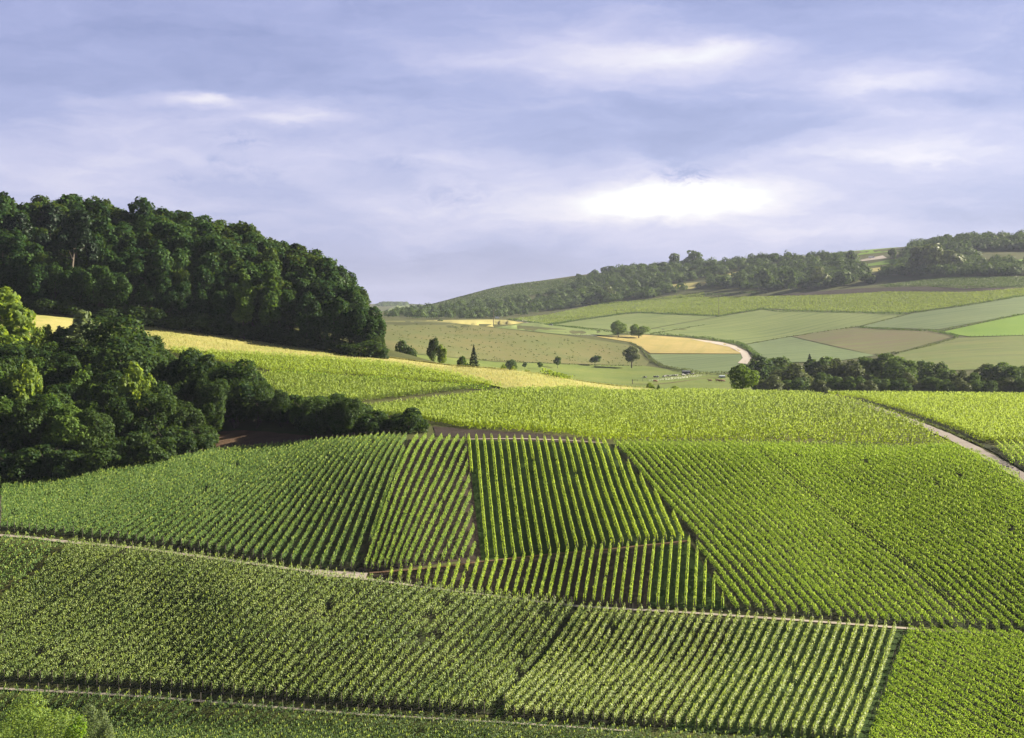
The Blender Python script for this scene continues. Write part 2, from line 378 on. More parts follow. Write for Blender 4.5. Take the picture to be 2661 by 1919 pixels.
# ------------------------------------------------------------------ vineyards
def row_leaves(P, z, dens, wid, hgt, leaf, shoots=True):
    """leaf faces of a trellised row along plan points P (0.25 m apart)"""
    n = len(P)
    m = int(n*.25*dens)
    if m < 3: return None
    t = RNG.uniform(0, n-1.001, m); i = t.astype(int); f = (t-i)[:, None]
    xy = P[i]*(1-f) + P[i+1]*f; zb = z[i]*(1-f[:, 0]) + z[i+1]*f[:, 0]
    d = P[-1]-P[0]; d = d/(np.linalg.norm(d)+1e-9); nr = np.array([-d[1], d[0]])
    vig = 1 + .06*np.sin(t*.25*2*math.pi/1.1 + 1.3) + np.convolve(RNG.normal(0, .16, n+4), np.ones(5)/5, 'valid')[i]
    hh = hgt*vig
    fr = RNG.random(m)**.8
    hz = fr*(hh-.25) + .25
    sg = RNG.choice([-1., 1.], m)
    lat = sg*wid*(1.05-.45*fr**2)*RNG.uniform(.75, 1.2, m)
    C = np.column_stack([xy + nr*lat[:, None], zb + hz])
    N = np.column_stack([nr[None]*(sg*(1.1-.5*fr) + .30*RNG.normal(size=m))[:, None] + d[None]*RNG.normal(0, .35, (m, 1)), .15 + 1.1*fr**3 + RNG.normal(0, .22, m)])
    s = leaf*RNG.uniform(.7, 1.3, m)
    Vs = [leaves(C, N, s*.85, s, .4)]
    for wh in (.55, .95):                       # trellis wires
        e = np.unique(np.append(np.arange(0, n, 6), n-1))
        A_ = np.column_stack([P[e], z[e]+wh]); u_ = np.array([0, 0, .012])
        Vs.append(np.stack([A_[:-1]-u_, A_[1:]-u_, A_[1:]+u_, A_[:-1]+u_], 1).reshape(-1, 3))
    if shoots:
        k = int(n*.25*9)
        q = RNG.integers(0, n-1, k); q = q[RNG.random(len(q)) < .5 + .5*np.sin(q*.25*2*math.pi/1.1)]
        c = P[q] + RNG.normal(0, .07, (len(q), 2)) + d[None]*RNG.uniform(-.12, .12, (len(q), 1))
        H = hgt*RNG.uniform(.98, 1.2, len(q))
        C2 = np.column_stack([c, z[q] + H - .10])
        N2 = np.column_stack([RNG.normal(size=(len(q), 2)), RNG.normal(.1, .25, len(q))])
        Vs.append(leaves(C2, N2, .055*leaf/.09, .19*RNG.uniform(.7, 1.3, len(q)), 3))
    return np.concatenate(Vs), (len(Vs[-1])//4 if shoots else 0)

ROWS = []       # (size in view, verts, parcel, index)
REST = {}       # material -> list of verts
PARCELS = {}; ENDS = {}
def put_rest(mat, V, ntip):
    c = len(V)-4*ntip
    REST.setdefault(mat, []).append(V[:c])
    if ntip: REST.setdefault('vine_tip_sun', []).append(V[c:])
def parcel(key, poly, A, B, N=None, sp=1.15, mat='vine_mid', dens=30, wid=.22, hgt=1.25, leaf=.115, single=True, ymin=100., ymax=430., drop=(), hole=.02, wob=0.):
    pl = hits(poly, ymin, ymax)
    a0, a1, b0, b1 = [np.array(hit(*q, ymin, ymax)) for q in (*A, *B)]
    if N is None:
        da = a1-a0; da /= np.linalg.norm(da); nn = np.array([-da[1], da[0]])
        N = max(2, round(abs(((b0+b1)/2-(a0+a1)/2) @ nn)/sp))
    cnt = 0
    order = []
    if drop == 'B': drop = (N,)
    for i in range(-150, N+250):
        s = i/N; sc_ = min(max(s, -.25), 1.25)
        sh = ((b0-a0)+(b1-a1))/2*(s-sc_)
        p0 = a0+(b0-a0)*sc_+sh; p1 = a1+(b1-a1)*sc_+sh
        L = np.linalg.norm(p1-p0)
        if L < 1: continue
        t = np.arange(-2.2*L, 3.2*L, .25)/L
        P = p0+(p1-p0)*t[:, None]
        P = P[P[:, 1] > 60]
        ok = inside(P[:, 0], P[:, 1], pl)
        if ok.sum() < 8: continue
        e = np.where(ok)[0]
        run = max(np.split(e, np.where(np.diff(e) > 1)[0]+1), key=len)      # the longest unbroken stretch
        if len(run) < 8: continue
        P = P[run[0]:run[-1]+1]
        if wob: P = P + RNG.normal(0, wob, P.shape)
        order.append((i, P))
    for rank, (i, P) in enumerate(order):
        keep = P
        z = ground(P[:, 0], P[:, 1])
        V = row_leaves(P, z, dens*(.25 if i in drop else 1), wid, hgt, leaf)
        if V is None: continue
        V, ntip = V
        if hole and i not in drop:                                   # a few missing plants
            for _ in range(RNG.poisson(hole*len(P)*.25/4)):
                c = P[RNG.integers(len(P))]
                d = np.linalg.norm(V.reshape(-1, 4, 3)[:, 0, :2]-c, axis=1) > RNG.uniform(.5, .9)
                d[-ntip:] |= False
                ntip = int(d[-ntip:].sum()) if ntip else 0
                V = V.reshape(-1, 4, 3)[d].reshape(-1, 3)
        uu = P[:, 0]/P[:, 1]*F0; vv = (z-CZ)/P[:, 1]*F0
        vis = (uu > -UC) & (uu < UC) & (vv > YH-H0-20)
        size = np.hypot(np.diff(uu), np.diff(vv))[vis[1:]].sum() * 1.3/P[:, 1].mean() if vis.any() else 0
        if single:
            ROWS.append((size, V, key, rank, mat, P[0], z[0], ntip)); ENDS[(key, rank)] = [(*P[0], z[0]), (*P[-1], z[-1])]
        else: put_rest(mat, V, ntip)
    PARCELS[key] = len(order)
    return pl

def soil_under(name, poly, mat, **k): sheet(name, poly, mat, .05, ymax=430, **k)

C_ = [(1036,976),(1345,984),(1440,1085),(1530,1196),(1300,1219),(1066,1243)]
D_ = [(812,1276),(1065,1249),(1300,1224),(1530,1203),(1575,1280),(1612,1354),(1450,1349),(1280,1341),(1100,1324),(950,1306)]
L2_ = [(905,974),(1030,976),(1044,1110),(1054,1238),(930,1256),(825,1268),(793,1266),(835,1170),(870,1080)]
L1_ = [(0,1078),(180,1058),(330,1034),(470,1006),(640,990),(850,972),(902,974),(872,1080),(836,1170),(792,1266),(700,1259),(560,1240),(400,1216),(200,1193),(0,1176)]
R_ = [(1352,985),(1700,988),(1790,992),(2000,998),(2105,990),(2160,1008),(2215,1037),(2275,1075),(2330,1110),(2320,1402),(2012,1388),(1620,1354),(1577,1278),(1535,1196),(1445,1083)]
BL_ = [(158,1206),(300,1219),(500,1246),(700,1273),(850,1295),(1000,1313),(1280,1346),(1236,1410),(1180,1480),(1128,1542),(1090,1584),(800,1566),(500,1541),(250,1521),(-30,1507),(-30,1345),(60,1292)]
TL_ = [(-30,1195),(80,1200),(150,1210),(56,1288),(-30,1340)]
BR_ = [(1288,1352),(1500,1364),(1760,1381),(2004,1398),(1962,1500),(1912,1645),(1700,1628),(1300,1602),(1098,1588)]
BC_ = [(2011,1398),(2150,1401),(2320,1407),(2320,1700),(1906,1700),(1938,1600),(1971,1500)]
BF_ = [(-30,1531),(250,1545),(500,1564),(800,1588),(1100,1606),(1500,1634),(1900,1660),(1900,1740),(-30,1740)]
U1_ = [(370,775),(470,783),(600,790),(700,797),(850,808),(1000,832),(1118,862),(1040,856),(920,849),(800,838),(600,827),(500,806),(400,796)]
U2_ = [(560,832),(700,836),(800,845),(1000,862),(1130,868),(1300,866),(1440,867),(1640,873),(1800,876),(1905,897),(2030,942),(2126,1000),(2060,992),(1960,992),(1785,986),(1700,983),(1350,980),(1200,962),(1040,952),(965,940),(905,925),(700,925),(620,880)]
U3_ = [(1820,876),(2000,877),(2320,881),(2320,985),(2185,984),(2100,950),(2010,917),(1910,887)]
U4_ = [(2206,992),(2320,986),(2320,1050),(2246,1034)]

soil_under('grass_aisles', C_, M['grass'])
soil_under('bare_soil', [(1005,1000),(1034,976),(1066,1245),(1020,1250)], M['soil'])
soil_under('bare_soil', D_, M['soil'])
sheet('grass_verge', [(1528,1205),(1575,1280),(1611,1353),(1520,1350),(1440,1347),(1445,1290),(1455,1212)], M['grass'], .09, ymax=430)
soil_under('bare_soil', L2_, M['soil'])
soil_under('weedy_soil', L1_, M['mixed'])
soil_under('weedy_soil', R_, M['mixed'])
soil_under('weedy_soil', BL_, M['mixed'])
soil_under('weedy_soil', BR_, M['mixed'])
sheet('grass_aisles', [(1640,1372),(2004,1398),(1962,1500),(1912,1645),(1480,1618),(1560,1500)], M['grass'], .09, ymax=430, rag=6)
soil_under('weedy_soil', BC_, M['mixed'])
sheet('grass_strip', [(2004,1398),(2022,1400),(1985,1500),(1950,1600),(1940,1660),(1905,1660),(1962,1500)], M['grass'], .12, ymax=430)
sheet('grass_strip', [(1286,1350),(1300,1352),(1110,1592),(1092,1588),(1180,1480)], M['grass'], .13, ymax=430, rag=3)
sheet('golden_field', [(-60,700),(60,692),(200,706),(330,722),(460,740),(600,758),(730,781),(845,796),(858,770),(950,782),(1060,802),(1134,818),(1250,834),(1400,852),(1448,862),
      (1440,868),(1300,867),(1120,864),(1000,832),(850,808),(700,797),(600,790),(470,782),(330,776),(-60,745)], M['golden'], .30, ymin=300, ymax=402)
sheet('earth_bank', [(962,946),(1040,953),(1200,963),(1320,978),(1320,985),(1200,980),(1040,972),(965,968)], M['soil'], .12, ymax=430, rag=2)
sheet('earth_bank', [(474,960),(540,955),(620,962),(690,968),(680,985),(640,988),(520,1000),(470,1000)], M['bank'], .16, ymax=430, rag=3)

# lanes between the parcels
ribbon('vineyard_track', [(-500,1170),(-20,1187),(60,1192),(150,1203),(300,1216),(480,1240),(640,1262),(740,1276),(815,1286),(1000,1311),(1285,1346)], .75, M['path'], .15, w2=.4)
ribbon('vineyard_track', [(1285,1346),(1500,1358),(1760,1376),(2030,1396)], .42, M['path'], .15)
ribbon('vineyard_track', [(690,1270),(740,1275),(780,1276),(812,1279)], 1.5, M['path'], .17)
ribbon('vineyard_track', [(-500,1500),(-20,1527),(250,1541),(500,1560),(800,1585),(1100,1602),(1400,1622)], .32, M['path'], .15)
ribbon('grass_track', [(818,1272),(960,1261),(1065,1247),(1200,1232),(1350,1219),(1530,1200)], .35, M['bank'], .16)
ribbon('grass_track', [(1036,975),(1150,974),(1250,977),(1345,984)], .5, M['path'], .16)
ribbon('farm_lane', [(1840,884),(1910,897),(1980,920),(2040,943),(2100,968),(2160,997),(2210,1025),(2280,1068),(2340,1110)], 2.6, M['tarmac'], .15, ymax=430)
ribbon('grass_verge', [(1830,878),(1920,890),(2010,917),(2080,942),(2150,975),(2210,1000),(2290,1050)], 2.2, M['mixed'], .11, ymax=430)

parcel('C', C_, ((1038,977),(1060,1244)), ((1323,988),(1395,1200)), 17, mat='vine_bright', wid=.17, dens=80, leaf=.085, hgt=1.1)
parcel('D', D_, ((1060,1247),(1043,1304)), ((1507,1206),(1498,1336)), 23, mat='vine_bright', wid=.15, dens=80, leaf=.085, hgt=1.1)
parcel('L2', L2_, ((903,978),(795,1262)), ((1016,974),(886,1254)), None, 1.25, mat='vine_mid', wid=.16, dens=75, leaf=.085, hgt=1.1)
parcel('L1', L1_, ((560,1000),(225,1193)), ((890,985),(778,1262)), None, 1.2, mat='vine_cool_shade', wid=0.18, dens=75, leaf=.085, hgt=1.08)
parcel('R', R_, ((1360,985),(1690,1362)), ((1741,1052),(2127,1362)), 19, 1.32, mat='vine_mid', wid=0.17, dens=75, leaf=.085, hgt=1.08, drop='B')
parcel('BL', BL_, ((263,1237),(56,1380)), ((1285,1350),(1095,1586)), None, 1.2, mat='vine_mottled', wid=.25, dens=80, leaf=.085, hole=.035, wob=.04, drop=(0,), hgt=1.2)
parcel('TL', TL_, ((140,1207),(0,1330)), ((60,1200),(-60,1310)), None, 1.3, mat='vine_cool_shade', wid=.32, dens=30, single=False)
parcel('BR', BR_, ((1292,1352),(1094,1590)), ((2003,1397),(1920,1640)), 36, mat='vine_pale', wid=.19, dens=85, leaf=.085, hgt=1.15, drop=())
parcel('BC', BC_, ((2038,1400),(2268,1531)), ((1978,1520),(2154,1640)), 9, 1.25, mat='vine_mid', wid=0.17, dens=80, leaf=.085, hgt=1.0)
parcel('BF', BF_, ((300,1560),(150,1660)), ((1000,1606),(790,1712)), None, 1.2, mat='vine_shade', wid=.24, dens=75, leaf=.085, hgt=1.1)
parcel('U1', U1_, ((600,800),(640,830)), ((1000,835),(1040,858)), None, 1.3, mat='vine_top', dens=26, wid=.4, leaf=.125, single=False, ymin=240, wob=.55)
parcel('U2', U2_, ((1100,890),(1700,885)), ((1150,940),(1750,960)), None, 1.3, mat='vine_top', dens=26, wid=.4, leaf=.125, single=False, ymin=235, wob=.55)
parcel('U3', U3_, ((1900,882),(2100,950)), ((2200,884),(2400,980)), None, 1.3, mat='vine_top', dens=26, wid=.4, leaf=.125, single=False, ymin=235, wob=.55)
parcel('U4', U4_, ((2206,992),(2246,1034)), ((2290,992),(2330,1040)), None, 1.25, mat='vine_mid', dens=24, wid=.25, single=False, ymin=200)

parcel('XR', [(2325,1110),(2900,1200),(2900,1420),(2325,1402)], ((1360,985),(1690,1362)), ((1741,1052),(2127,1362)), 19, 1.32, mat='vine_mid', dens=40, leaf=.11, wid=.18, hgt=1.1, single=False)
parcel('XC', [(2325,1409),(2900,1425),(2900,1700),(2325,1700)], ((2038,1400),(2268,1531)), ((1978,1520),(2154,1640)), 9, mat='vine_mid', dens=40, leaf=.11, wid=.18, hgt=1.05, single=False)
parcel('XU', [(2325,882),(2950,890),(2950,1160),(2325,1070)], ((1900,882),(2100,950)), ((2200,884),(2400,980)), None, 1.3, mat='vine_top', dens=22, wid=.4, leaf=.13, single=False, ymin=215, wob=.5)
parcel('XL', [(-35,1092),(-35,1176),(-500,1160),(-500,1120)], ((560,1000),(225,1193)), ((890,985),(778,1262)), None, 1.2, mat='vine_cool_shade', dens=40, leaf=.11, wid=.2, single=False)
parcel('XB', [(-35,1200),(-35,1505),(-500,1490),(-500,1180)], ((263,1237),(56,1380)), ((1285,1350),(1095,1586)), None, 1.2, mat='vine_mottled', dens=40, leaf=.11, wid=.25, single=False)
WHERE = {'C': ('vine row on green grass in the central parcel', 'from its left edge', 'vine rows of the grassy central parcel'),
 'D': ('short vine row on brown soil in the wedge parcel', 'from its left tip', 'vine rows of the brown wedge parcel'),
 'L2': ('thin vine row on bare soil left of the central parcel', 'counted from the left', 'vine rows of the bare soil parcel'),
 'L1': ('bluish green vine row below the dark wood', 'from its left end', 'vine rows below the dark bushes'),
 'R': ('slanting dark green vine row in the big right parcel', 'from lower left', 'vine rows of the big right-hand parcel'),
 'BL': ('mottled vine row in the big lower left parcel', 'from left', 'vine rows of the lower left parcel'),
 'BR': ('pale vine row in the striped lower middle parcel', 'from its left edge', 'vine rows of the lower middle parcel'),
 'BC': ('vine row in the lower right corner parcel', 'from upper right', 'vine rows of the lower right corner'),
 'BF': ('shaded vine row in the strip below the lowest track', 'from left', 'vine rows of the bottom strip')}
g8 = np.arange(8)/8*2*math.pi
EV = np.concatenate([np.column_stack([.045*np.cos(g8), .045*np.sin(g8), np.full(8, h_)]) for h_ in (-.2, 1.42)] + [np.array([[0, 0, 1.46]])])
EPOST = np_mesh('end_post', EV, np.array([(i, (i+1) % 8, 8+(i+1) % 8, 8+i) for i in range(8)] + [(8+i, 8+(i+1) % 8, 16, 16) for i in range(0)]).reshape(-1, 4), M['post'])
ROWS.sort(key=lambda r: -r[0])
for size, V, key, rank, mat, p, z, ntip in ROWS[:295]:
    o0 = np.array([p[0], p[1], z])
    me = np_mesh('vine_row', V-o0, quads(len(V)//4), M[mat]); me.materials.append(M['vine_tip_sun'])
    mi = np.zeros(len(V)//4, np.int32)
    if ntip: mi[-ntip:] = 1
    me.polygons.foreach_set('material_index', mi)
    o = link('vine_row', me, loc=o0)
    for e in (0, -1):
        q_ = ENDS[(key, rank)][e]
        link('end_post', EPOST, o, (q_[0]-o0[0], q_[1]-o0[1], q_[2]-o0[2]), rank*.7)
    a, b, g = WHERE[key]
    tag(o, '%s, %s %s' % (a, ordinal(rank+1), b), 'vine row', g)
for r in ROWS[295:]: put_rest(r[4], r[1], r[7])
Vs, Fm = [], []
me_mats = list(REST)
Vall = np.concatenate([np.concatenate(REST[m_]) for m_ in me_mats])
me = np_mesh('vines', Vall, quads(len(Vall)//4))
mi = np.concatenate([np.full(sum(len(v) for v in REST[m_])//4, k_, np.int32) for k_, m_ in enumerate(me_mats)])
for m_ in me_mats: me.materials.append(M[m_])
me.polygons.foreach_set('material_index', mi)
tag(link('vines', me), 'dense sunlit vines covering the plateau and the strips between the single rows', 'vines', kind='stuff')
print('rows', len(ROWS), 'leaf faces', len(Vall)//4 + sum(len(r[1]) for r in ROWS[:295])//4, PARCELS)
del ROWS, REST

# ------------------------------------------------------------------ far fields
def scatter_px(poly, per_px, ymin=430, ymax=6900.):
    pa = np.array(poly, float); x0, y0 = pa.min(0); x1, y1 = pa.max(0)
    n = int((x1-x0)*(y1-y0)*per_px)
    q = np.stack([RNG.uniform(x0, x1, n), RNG.uniform(y0, y1, n)], 1)
    q = q[inside(q[:, 0], q[:, 1], pa)]
    return np.array([hit(a, b, ymin, ymax) for a, b in q])

FAR = 430
def far(name, poly, mat, lift, **k): return sheet(name, poly, M[mat], lift, ymin=k.pop('ymin', 600), step=16, **k)
far('meadow', [(835,712),(960,711),(1093,727),(1250,744),(1390,765),(1440,800),(1430,812),(1300,808),(1100,802),(940,787),(850,778)], 'meadow', .25)
far('pasture', [(850,779),(940,788),(1100,803),(1300,809),(1430,812),(1500,822),(1600,828),(1690,848),(1700,878),(1400,874),(1200,862),(1000,850),(860,830)], 'pasture', .2)
far('straw_field', [(930,712),(1000,710),(1090,709),(1180,712),(1150,718),(1093,726),(960,713)], 'straw', .35)
far('cereal_field', [(1095,727),(1150,719),(1185,713),(1240,722),(1390,739),(1340,744),(1250,743)], 'cereal', .4)
far('cereal_field', [(1232,720),(1300,708),(1380,697),(1420,695),(1590,702),(1500,718),(1400,737)], 'cereal', .3)
far('cereal_field', [(1402,739),(1500,719),(1592,703),(1690,687),(1790,692),(2015,696),(1900,724),(1750,746),(1642,765),(1560,748),(1440,742)], 'cereal', .35)
far('cereal_field', [(2018,696),(2140,678),(2268,657),(2320,648),(2320,684),(2268,695),(2078,731),(1905,725)], 'cereal_cool', .3)
far('cereal_field', [(1645,766),(1750,747),(1860,773),(1940,789),(1850,802),(1700,806),(1668,788)], 'cereal_cool', .4)
far('drilled_field', [(1752,746),(1870,727),(2060,734),(2118,746),(1990,781),(1932,787),(1860,771)], 'plough', .32)
far('grass_field', [(2080,738),(2268,697),(2320,688),(2320,742),(2268,744),(2150,747)], 'lush', .34)
far('grass_field', [(2122,750),(2268,745),(2320,744),(2320,815),(2100,822),(1960,800),(1992,784)], 'olive_field', .3)
far('ripe_field', [(1320,747),(1430,743),(1530,751),(1600,760),(1648,781),(1640,785),(1440,784),(1400,760)], 'cereal_gold', .35)
far('cereal_field', [(1437,786),(1640,786),(1652,800),(1640,822),(1600,828),(1510,822),(1455,806)], 'cereal_cool', .3)
far('chalk_road', [(1528,752),(1600,760),(1630,768),(1655,781),(1664,795),(1655,808),(1634,806),(1645,795),(1640,783),(1615,770)], 'chalk', .45)
far('chalk_road', [(1138,708),(1180,713),(1210,720),(1196,720),(1150,714),(1128,709)], 'chalk', .5)
far('upland_field', [(1740,566),(1800,561),(1900,554),(1990,548),(1995,556),(1900,566)], 'lush', .3)
far('upland_field', [(1905,588),(1985,574),(1990,584),(1910,592)], 'lush', .4)
far('upland_field', [(2170,590),(2268,575),(2268,582),(2180,598)], 'lush', .4)
far('dry_clearing', [(1478,632),(1560,625),(1570,630),(1530,641),(1490,640)], 'straw', .3)
far('dry_clearing', [(1560,622),(1640,600),(1655,602),(1600,622)], 'straw', .3)
far('dry_clearing', [(1890,600),(1960,592),(1965,600),(1900,606)], 'straw', .3)
far('dry_clearing', [(1900,578),(1955,567),(1965,573),(1910,580)], 'chalk', .45)
far('bare_soil', [(1700,655),(1900,640),(2020,637),(2230,639),(2200,645),(2010,645),(1780,655)], 'soil', .3)
VF1 = [(1126,708),(1216,698),(1325,675),(1500,660),(1700,658),(1850,655),(1960,648),(2140,650),(2268,640),(2320,636),(2320,646),(2268,655),(2140,676),(2010,694),(1790,689),(1690,684),(1592,700),(1419,692),(1382,694),(1216,718)]
VF2 = [(1940,634),(2100,616),(2320,614),(2320,634),(2268,638),(2050,632)]
VH = [(842,693),(900,668),(1020,642),(1150,629),(1300,614),(1330,615),(1260,642),(1100,667),(950,682),(880,694)]
VX = [(1325,674),(1400,672),(1500,655),(1560,648),(1560,658),(1480,662)]
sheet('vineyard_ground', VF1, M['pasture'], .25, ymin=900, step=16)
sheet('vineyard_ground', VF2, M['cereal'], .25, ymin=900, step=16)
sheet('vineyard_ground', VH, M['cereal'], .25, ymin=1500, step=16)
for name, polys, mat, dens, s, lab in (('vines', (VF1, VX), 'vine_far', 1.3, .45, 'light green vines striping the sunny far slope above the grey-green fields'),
                                 ('vines', (VF2,), 'vine_hill', 1.3, .5, 'darker green vines on the far slope just below the hillside wood at right'),
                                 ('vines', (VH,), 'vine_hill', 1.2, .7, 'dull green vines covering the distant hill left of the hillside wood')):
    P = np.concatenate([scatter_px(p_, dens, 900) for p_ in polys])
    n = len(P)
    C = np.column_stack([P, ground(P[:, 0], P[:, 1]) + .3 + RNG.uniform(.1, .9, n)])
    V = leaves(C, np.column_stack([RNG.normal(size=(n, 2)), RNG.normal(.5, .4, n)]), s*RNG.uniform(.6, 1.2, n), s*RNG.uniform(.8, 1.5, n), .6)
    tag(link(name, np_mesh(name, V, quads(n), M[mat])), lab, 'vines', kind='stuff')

# ------------------------------------------------------------------ trees
def crown_mesh(name, H, Rr, base, nl, nleaf, leaf, mat, seed, cone=0., taper=0., lobe=(.34, .52), openness=.0):
    """leaf clusters spread over the outer shells of overlapping boughs"""
    g = np.random.default_rng(seed)
    zc, hz = H*(1+base)/2, H*(1-base)/2
    cs, rs = [], []
    for q in range(nl):
        d = g.normal(size=3); d /= np.linalg.norm(d)
        f = g.uniform(.35, .78)
        c = d*f
        if c[2] < -.5: c[2] *= .75
        wz = 1 - cone*(c[2]+1)/2 - taper*max(0, -c[2])
        cs.append((c[0]*Rr*wz, c[1]*Rr*wz, zc + c[2]*hz)); rs.append(g.uniform(*lobe)*Rr*(1-.55*cone*(c[2]+1)/2)*(1-.3*f+.2))
    cs.append((0, 0, zc)); rs.append(Rr*.55)
    cs, rs = np.array(cs), np.array(rs)
    k = g.choice(len(cs), nleaf*2, p=rs**2/(rs**2).sum())
    d = g.normal(size=(nleaf*2, 3)); d[:, 2] += .25; d /= np.linalg.norm(d, axis=1, keepdims=True)
    r = rs[k]*(1.0-.32*g.random(nleaf*2)**1.5 + .10*np.sin(d[:, 0]*7+k)*np.sin(d[:, 1]*6+2*k) + .07*np.sin(d[:, 2]*9+k))
    st = np.array([1, 1, min(1.25, max(.8, hz/Rr*.9))])
    P = cs[k] + d*r[:, None]*st
    keep = np.ones(len(P), bool)
    for q in range(len(cs)):
        dd = np.linalg.norm((P-cs[q])/st, axis=1)
        keep &= (k == q) | (dd > rs[q]*.78) | (g.random(len(P)) < openness)
    keep &= P[:, 2] > H*base*.8
    P, d = P[keep][:nleaf], d[keep][:nleaf]
    zt = np.quantile(P[:, 2], .995); zl = min(0, H*base)
    P[:, 2] = zl + (P[:, 2]-zl)*(H-zl)/(zt-zl)
    n = len(P)
    N = d + .55*g.normal(size=(n, 3)); N[:, 2] += .25
    s = leaf*g.uniform(.55, 1.3, n)
    return np_mesh(name, leaves(P, N, s*.8, s, 0), quads(n), mat)

def trunk_mesh(name, H, r0, base, spread, mat, seed, nlimb=5):
    g = np.random.default_rng(seed); Vs, Fs = [], []; off = 0
    def tube(pts, rad, sides=7):
        nonlocal off
        pts = np.array(pts, float); n = len(pts)
        a = np.arange(sides)/sides*2*math.pi
        d = np.gradient(pts, axis=0); d /= np.linalg.norm(d, axis=1, keepdims=True)
        x = np.cross(d, [.3, .9, .1]); x /= np.linalg.norm(x, axis=1, keepdims=True); y = np.cross(d, x)
        V = pts[:, None] + (x[:, None]*np.cos(a)[None, :, None] + y[:, None]*np.sin(a)[None, :, None])*np.array(rad)[:, None, None]
        Vs.append(V.reshape(-1, 3))
        for i in range(n-1):
            for j in range(sides):
                Fs.append((off+i*sides+j, off+i*sides+(j+1) % sides, off+(i+1)*sides+(j+1) % sides, off+(i+1)*sides+j))
        off += n*sides
    top = H*.82
    zs = np.array([-.5, .02*H, .12*H, base*H+.1*H, .55*H, top])
    px = np.cumsum(g.normal(0, .018*H, 6)); py = np.cumsum(g.normal(0, .018*H, 6)); px[:2] = py[:2] = 0
    tr = np.column_stack([px, py, zs])
    tube(tr, [r0*1.5, r0*1.15, r0*.95, r0*.8, r0*.5, r0*.12])
    for q in range(nlimb):
        h = g.uniform(max(.15, base*.9), .6)*H; az = q*2.4+g.uniform(0, .8)
        i = np.interp(h, zs, range(6)); p0 = np.array([np.interp(h, zs, px), np.interp(h, zs, py), h])
        L = spread*g.uniform(.6, .85); dz = g.uniform(.35, .9)
        dv = np.array([math.cos(az), math.sin(az), dz])
        tube([p0, p0+dv*L*.45, p0+dv*L*np.array([1, 1, 1.15])], [r0*.45, r0*.28, r0*.07], 5)
    return np_mesh(name, np.concatenate(Vs), np.array(Fs), mat, True)

def conifer_mesh(name, H, Rr, base, n, leaf, mat, seed):
    g = np.random.default_rng(seed)
    t = g.random(n)**.62
    z = H*(base + (1-base)*(1-t))
    lay = np.sin(z/H*60)*.10
    r = Rr*t*(.55+.45*g.random(n)**.5)*(1+lay); az = g.uniform(0, 2*math.pi, n)
    r *= 1+.22*np.sin(az*3+z*1.3)
    P = np.column_stack([r*np.cos(az), r*np.sin(az), z - .25*r])
    N = np.column_stack([np.cos(az)*.5, np.sin(az)*.5, np.full(n, .8)]) + .5*g.normal(size=(n, 3))
    s = leaf*g.uniform(.6, 1.3, n)
    return np_mesh(name, leaves(P, N, s*.6, s*1.1), quads(n), mat)

KIND = {}   # kind -> list of (crown mesh, trunk mesh, height, radius)
def kind(key, n, H, Rr, base, nl, nleaf, leaf, mat, r0, bark='bark', conifer=False, **k):
    L = []
    for q in range(n):
        sd = hash_(key)+q*17
        c = conifer_mesh('crown', H, Rr, base, nleaf, leaf, M[mat], sd) if conifer else crown_mesh('crown', H, Rr, base, nl, nleaf, leaf, M[mat], sd, **k)
        L.append((c, trunk_mesh('trunk', H, r0, base, Rr, M[bark], sd+5, 0 if conifer else 5), H, Rr))
    KIND[key] = L
def hash_(s): return sum((i+3)*ord(c) for i, c in enumerate(s))

kind('forest', 6, 17, 5.2, .06, 22, 5200, .34, 'forest', .26, lobe=(.24, .42), openness=.12)
kind('forest_warm', 3, 17, 5.2, .06, 22, 5200, .34, 'forest_warm', .26, lobe=(.24, .42), openness=.12)
kind('pine', 2, 21, 3.0, .55, 9, 1500, .36, 'needle', .28, openness=.3)
kind('spruce', 2, 18, 3.4, .06, 0, 2200, .36, 'needle', .22, conifer=True)
kind('column', 2, 16, 2.4, .02, 20, 4200, .26, 'wood_mid', .18, cone=.45)
kind('wood', 5, 10, 4.0, .02, 20, 6000, .20, 'wood', .2, lobe=(.24, .44), openness=.12)
kind('wood_mid', 3, 10, 4.0, .02, 20, 6000, .20, 'wood_mid', .2, lobe=(.24, .44), openness=.12)
kind('wood_light', 2, 10, 3.8, .05, 13, 3600, .27, 'bright', .2, lobe=(.26, .46), openness=.1)
kind('wood_silver', 2, 10, 3.6, .05, 13, 3400, .27, 'silver', .2, lobe=(.24, .42), openness=.1)
kind('russet', 1, 9, 3.2, .1, 10, 1900, .25, 'russet', .18, openness=.2)
kind('bush', 3, 4, 2.9, -.15, 10, 2600, .2, 'wood', .1, lobe=(.34, .55))
kind('fbush', 2, 12, 7.6, -.25, 30, 17000, .115, 'palebush', .2, lobe=(.20, .36))
kind('vshrub', 1, 11, 1.9, -.1, 14, 3500, .13, 'vivid', .1, lobe=(.34, .55))
kind('poplar', 2, 12, 1.25, .02, 18, 6000, .085, 'silver', .12, cone=.2, lobe=(.5, .8), openness=.2)
kind('valley', 4, 16, 5.6, .03, 18, 3600, .42, 'valley', .3, lobe=(.30, .52))
kind('valley_olive', 2, 14, 5.8, .03, 18, 3600, .40, 'olive', .3, lobe=(.30, .52))
kind('round', 2, 12, 5.4, .07, 20, 4600, .32, 'roundgreen', .32, lobe=(.30, .5))
kind('open', 1, 12, 5.0, .20, 15, 1700, .42, 'olive', .34, lobe=(.24, .42), openness=.25, bark='bark')
kind('shrub', 2, 2.6, 2.6, -.25, 8, 700, .25, 'bright', .08, lobe=(.34, .55))
kind('dshrub', 2, 3, 2.4, -.2, 8, 800, .25, 'valley', .08, lobe=(.34, .55))
